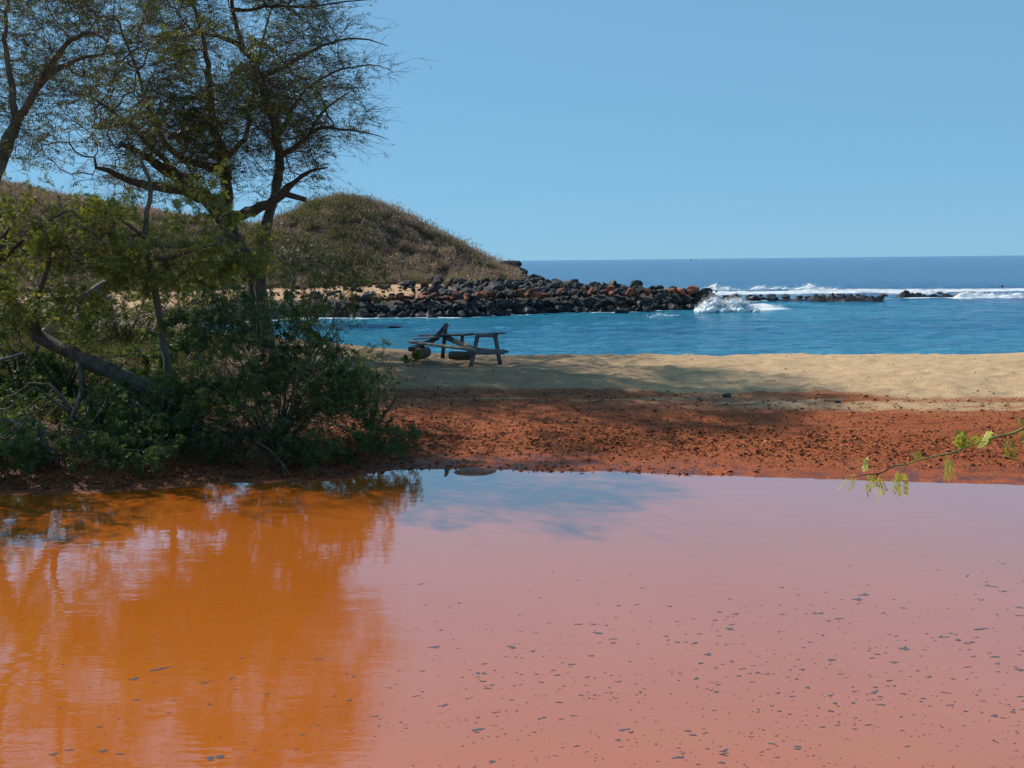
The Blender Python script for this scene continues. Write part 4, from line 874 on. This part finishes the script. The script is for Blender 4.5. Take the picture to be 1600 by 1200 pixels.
# collapsed end frame tipped up, brace and struts
beam_px('leg', (699.5, 506, FR-.2), (672, 537, FR-.1), .12, .05, 'wood', (0, 1, 0))
beam_px('leg', (696.5, 509, FR-.25), (691.5, 560, FR-.3), .10, .05, 'wood', (0, 1, 0))
beam_px('seat_rail', (686, 527, FR-.16), (663, 537, FR-.1), .11, .045, 'wood', (0, 1, 0))
beam_px('brace', (694, 526, FR-.35), (739, 545, NR+.1), .13, .045, 'wood', (0, 1, 0))
beam_px('brace', (727, 537, NR+.1), (741, 549, NR-.1), .09, .05, 'wood_pale', (0, 1, 0))
beam_px('strut', (722.5, 523, NR+.5), (721.5, 539, NR+.5), .09, .05, 'wood', (0, 1, 0))
def log(label, a, b, r, mat='bark', nm='log'):
    A, B = at_d(*a), at_d(*b); rt = thing(nm, A, label, 'log'); q = MB(); t = np.linspace(0, 1, 7)[:, None]
    q.tube(np.array(A)*(1-t)+np.array(B)*t, r*np.array([.97, 1, 1.03, 1, .98, 1, .94]), 14, False, .12); q.build('bark', M[mat], rt, True)
    for P, s_ in ((A, -1), (B, 1)):
        d = (B-A).normalized()*s_; q = MB(); q.tube(np.array([P-d*.02, P+d*.003]), [r*.96, r*.93], 14, True); q.build('cut_end', M['cut'], rt)
    return rt
log('short log with a red cut end propping the collapsed bench', (652, 553.5, 24.2), (666, 550, 25.2), .15)
log('dark log lying on the sand under the bench', (703, 555, 24.9), (738, 556.5, 24.7), .11)
q = MB(); rt = thing('timber', at_d(642, 545, 24.4), 'dark squared timber lying across the short log', 'timber'); q.beam(at_d(641, 546, 24.3), at_d(660, 540, 24.6), .16, .11); q.build('baulk', M['wood'], rt)
# twigs washed up on the sand
deadwood('driftwood_twig', 'forked bare twig lying on the shaded sand left of centre', 'twig', [[(925, 629, 19.0, .012), (940, 625, 19.1, .010), (950, 620, 19.2, .006)], [(936, 626, 19.1, .008), (958, 631, 18.9, .006), (972, 634, 18.85, .004)]], 'twig', wob=.1)

# ------------------------------------------------------------------ pond details
mm = Mat('floating_weed'); nz = mm.noise(60, 3); mm.set('Base Color', mm.ramp(nz, [(.3, (.055, .055, .065)), (.7, (.13, .10, .09))])); mm.set('Roughness', .2); mm.set('Specular IOR Level', .9); M['weed'] = mm.m
def flake(w, h, seed):
    rs = np.random.default_rng(seed); V = []; T = []; n0 = 0
    for k in range(rs.integers(2, 6)):
        cxk, cyk = rs.normal(0, .28)*w, rs.normal(0, .22)*h; ww, hh2 = w*rs.uniform(.2, .5), h*rs.uniform(.25, .5); m_ = 10
        a_ = np.arange(m_)*2*math.pi/m_; rr_ = rs.uniform(.45, 1.1, m_)
        ring = np.stack([cxk+np.cos(a_)*ww*rr_, cyk+np.sin(a_)*hh2*rr_, np.full(m_, .001+.0004*k)], 1)
        V.append(np.vstack([ring, [[cxk, cyk, 0.0022+.0004*k]]])); T += [(n0+i, n0+(i+1) % m_, n0+m_) for i in range(m_)]; n0 += m_+1
    return np.vstack(V), np.array(T)
specks = []
for k in range(3000):
    u = random.random(); px = random.uniform(20, 1620); py = 860+350*random.random()**.75
    dens = np.interp(px, [0, 300, 620, 760, 1100, 1600], [.15, .2, .35, .75, .95, 1.0])*np.interp(py, [860, 900, 980, 1060, 1200], [.15, .35, .8, 1, .6])*(.45+1.5*max(0, .5+mnoise.noise(Vector((px*.006, py*.02, 0)))))
    if px < 620 and py < 1020: continue
    if py < 960+np.interp(px, [600, 800, 1600], [60, 20, -100]) and random.random() < .75: continue
    if random.random() > dens: continue
    wpx = 2.4+abs(random.gauss(0, 1))**1.8*3.0; specks.append((px, py, min(wpx*.85, 23)))
specks.sort(key=lambda s_: -s_[2])
SL = {}; bk = {}
for i, (px, py, wpx) in enumerate(specks[:240]):
    c_ = next(m_ for lim, m_ in ((150, 'at the left edge'), (300, 'below the low left bush'), (450, 'below the largest bush'), (600, 'below the bush edge'), (700, 'below the log end'), (800, 'below the picnic table'), (950, 'right of the table'), (1100, 'below the splash'), (1250, 'left of the green branch'), (1400, 'below the branch tip'), (1500, 'below the branch middle'), (1e9, 'at the right edge')) if px < lim)
    r_ = 'top' if py < 985 else ('upper' if py < 1040 else ('middle' if py < 1095 else ('lower' if py < 1150 else 'bottom')))
    bk.setdefault((c_, r_), []).append((px, i))
for (c_, r_), v in bk.items():
    for k, (px, i) in enumerate(sorted(v)): SL[i] = f'dark weed fleck, {ORD[min(k, 19)]} in the {r_} strip {c_}'
proto = [mesh_np('floating_weed', *flake(1, 1, 500+i), M['weed']) for i in range(14)]
rest = MB()
for i, (px, py, wpx) in enumerate(specks):
    P = at_z(px, py, 0); s_ = wpx*P.y/F; sy_ = s_*random.uniform(.28, .62); rz = random.gauss(0, .22)
    if i < 240:
        o = obj('floating_weed', random.choice(proto)); o.location = P; o.scale = (s_, sy_, 1); o.rotation_euler.z = rz
        tag(o, SL[i], 'weed', 'dark flecks floating on the pond')
    else:
        me = random.choice(proto); V = np.array([v.co[:] for v in me.vertices])*[s_, sy_, 1]; cr, sr = math.cos(rz), math.sin(rz)
        V = np.stack([V[:, 0]*cr-V[:, 1]*sr+P.x, V[:, 0]*sr+V[:, 1]*cr+P.y, V[:, 2]], 1); rest.add(V, None, np.array([p.vertices[:] for p in me.polygons]))
if rest.n: tag(rest.build('weed_specks', M['weed']), 'fine specks of weed scattered over the pond surface', 'weed', kind='stuff')
# mud hump and stake at the far shore
P = at_z(745, 737, 0); n_ = 28; a_ = np.linspace(0, 2*math.pi, n_, endpoint=False); V = []; T = []
for k, (f_, h_) in enumerate(((1, -.02), (.8, .025), (.5, .045), (.2, .055))):
    rr_ = f_*(1+.25*fbm(np.cos(a_)*1.5+5, np.sin(a_)*1.5+k*.1, 3, 95)); V.append(np.stack([np.cos(a_)*.36*rr_, np.sin(a_)*.22*rr_, np.full(n_, h_)], 1))
V = np.vstack(V+[np.array([[0, 0, .057]])])
Qd = [(k*n_+i, k*n_+(i+1) % n_, (k+1)*n_+(i+1) % n_, (k+1)*n_+i) for k in range(3) for i in range(n_)]; Tt = [(3*n_+i, 3*n_+(i+1) % n_, 4*n_) for i in range(n_)]
mm = Mat('wet_mud'); nz = mm.noise(9, 4); mm.set('Base Color', mm.ramp(nz, [(.35, (.16, .045, .018)), (.65, (.30, .085, .03))])); mm.set('Roughness', .55); mm.set('Normal', mm.bump(nz, .6, .03)); M['mud'] = mm.m
tag(obj('mud_hump', mesh_np('mud_hump', V, [np.array(Qd), np.array(Tt)], M['mud'], True), None, P), 'low hump of red mud breaking the water at the far shore', 'mud hump')
deadwood('stake', 'short dark stub of wood poking up at the pond edge left of the mud hump', 'stake', [[(699, 739, 14.4, .035), (697, 734, 14.4, .03), (695, 730, 14.4, .018)]], 'wood')
deadwood('twig_stub', 'tiny dark twig end sticking up at the bottom right of the pond', 'twig', [[(1492, 1204, 6.1, .006), (1482, 1194, 6.12, .005), (1474, 1184, 6.14, .003)]], 'twig', 'stem', .1)

# ------------------------------------------------------------------ green branch reaching in from the right, close to the camera
DB = 3.0
root = thing('green_branch', at_d(1600, 669, DB), 'slim green branch with feathery leaves reaching in from the right edge', 'branch')
mm = Mat('green_stem'); nz = mm.noise(20, 3); mm.set('Base Color', mm.ramp(nz, [(.35, (.14, .13, .03)), (.65, (.24, .24, .055))])); mm.set('Roughness', .6); M['stem'] = mm.m
def px_tube(nm, rows, mat):
    pts = np.array([at_d(q[0], q[1], q[2]) if len(q) == 4 else q[:3] for q in rows]); t = np.linspace(0, len(rows)-1, len(rows)*5)
    P = np.stack([np.interp(t, range(len(rows)), pts[:, k]) for k in range(3)], 1)
    for _ in range(2): P[1:-1] = .25*P[:-2]+.5*P[1:-1]+.25*P[2:]
    b = MB(); b.tube(P, np.interp(t, range(len(rows)), [q[-1] for q in rows]), 7, True, .08); b.build(nm, M[mat], root, True)
gz = zat(2.6, 1.4)
px_tube('stem', [(2.75, 1.4, gz-.05, 0, .024), (2.72, 1.6, gz+.6, 0, .018), (2.5, 2.2, 2.55, 0, .012), (1720, 630, DB, 0.0054), (1640, 645, DB, 0.0047), (1600, 669, DB, 0.0043), (1581, 678, DB, 0.0042), (1562, 681, DB, 0.0040), (1544, 688, DB, 0.0037), (1509, 698, DB, 0.0036), (1489, 708, DB, 0.0032), (1459, 713, DB, 0.0029), (1431, 720, DB, 0.0026), (1416, 726, DB, 0.0024), (1396, 728, DB, 0.0022)], 'stem')
px_tube('twig', [(1398, 727, DB, .0028), (1384, 735, DB-.01, .0026), (1372, 741, DB-.01, .0022), (1359, 741, DB-.02, .0018), (1338, 744, DB-.02, .0014), (1318, 748, DB-.02, .001)], 'twig')
px_tube('twig', [(1544, 688, DB, .003), (1556, 680, DB+.02, .0024), (1542, 676, DB+.03, .0016), (1528, 690, DB+.02, .001)], 'stem')
px_tube('twig', [(1372, 741, DB, .002), (1368, 750, DB+.01, .0016), (1370, 760, DB+.01, .001)], 'twig')
px_tube('twig', [(1416, 726, DB, .002), (1410, 735, DB+.01, .0014), (1404, 738, DB+.01, .001)], 'stem')
LF = [(1334, 742, -16, 12), (1326, 745, -12, 14), (1338, 745, -10, 16), (1352, 738, 0, -20), (1357, 735, -6, -16), (1358, 740, 10, 14), (1366, 745, -10, 18), (1370, 748, 4, 22), (1374, 746, 8, 16), (1405, 737, -8, 22), (1408, 738, 2, 26),
      (1431, 720, 4, -14), (1440, 716, -12, -6), (1484, 716, -4, 24), (1482, 714, 6, 20), (1504, 700, -4, -20), (1500, 702, 2, -26), (1508, 699, 18, -16), (1512, 697, -16, -12), (1534, 694, 10, -18), (1540, 690, 8, -14), (1545, 684, -14, 12), (1552, 682, -10, 10), (1576, 680, -6, 26), (1578, 684, 2, 22), (1598, 672, 6, 22), (1596, 668, -4, -16)]
for k, (px, py, dx, dy) in enumerate(LF):
    A = at_d(px, py, DB+random.uniform(-.02, .02)); B = at_d(px+dx, py+dy, DB+random.uniform(-.05, .05)); L = (B-A).length*1.15
    v, q_, cc = leaves(np.array([A]), np.array([(B-A)[:]]), np.array([L]), 9, .13, .34, leafcol(1, [(.32, .35, .08), (.25, .30, .07), (.40, .39, .12)]), .12)
    b = MB(); b.add(v, q_, col=cc); me = b.mesh('leaf', M['leaf']); me.transform(Matrix.Translation(-root.location)); obj('leaf', me, root)

# ------------------------------------------------------------------ boat on the horizon
P = at_d(1078, 405, 2400); P.z = SEA
root = thing('boat', P, 'tiny white boat far out on the sea horizon', 'boat')
mm = Mat('white_hull'); mm.set('Base Color', mm.ramp(mm.noise(3), [(.3, (.72, .73, .74)), (.7, (.8, .8, .8))])); mm.set('Roughness', .4)
b = MB(); sec = [(-4, .9, 1.3), (-3, 1.4, 1.2), (0, 1.5, 1.2), (3, 1.1, 1.5), (5, .1, 2.0)]; V = []
for x, hw, zt in sec: V += [(x, -hw, zt), (x, -hw*.6, -.3), (x, hw*.6, -.3), (x, hw, zt)]
b.add(V, [(i*4+j, i*4+(j+1) % 4, i*4+4+(j+1) % 4, i*4+4+j) for i in range(4) for j in range(4)]+[(3, 2, 1, 0), (16, 17, 18, 19)]); obj('hull', b.mesh('hull', mm.m), root)
b = MB(); b.beam((-1.6, 0, 2.1), (1.8, 0, 2.1), 1.9, 1.8); obj('cabin', b.mesh('cabin', mm.m), root)
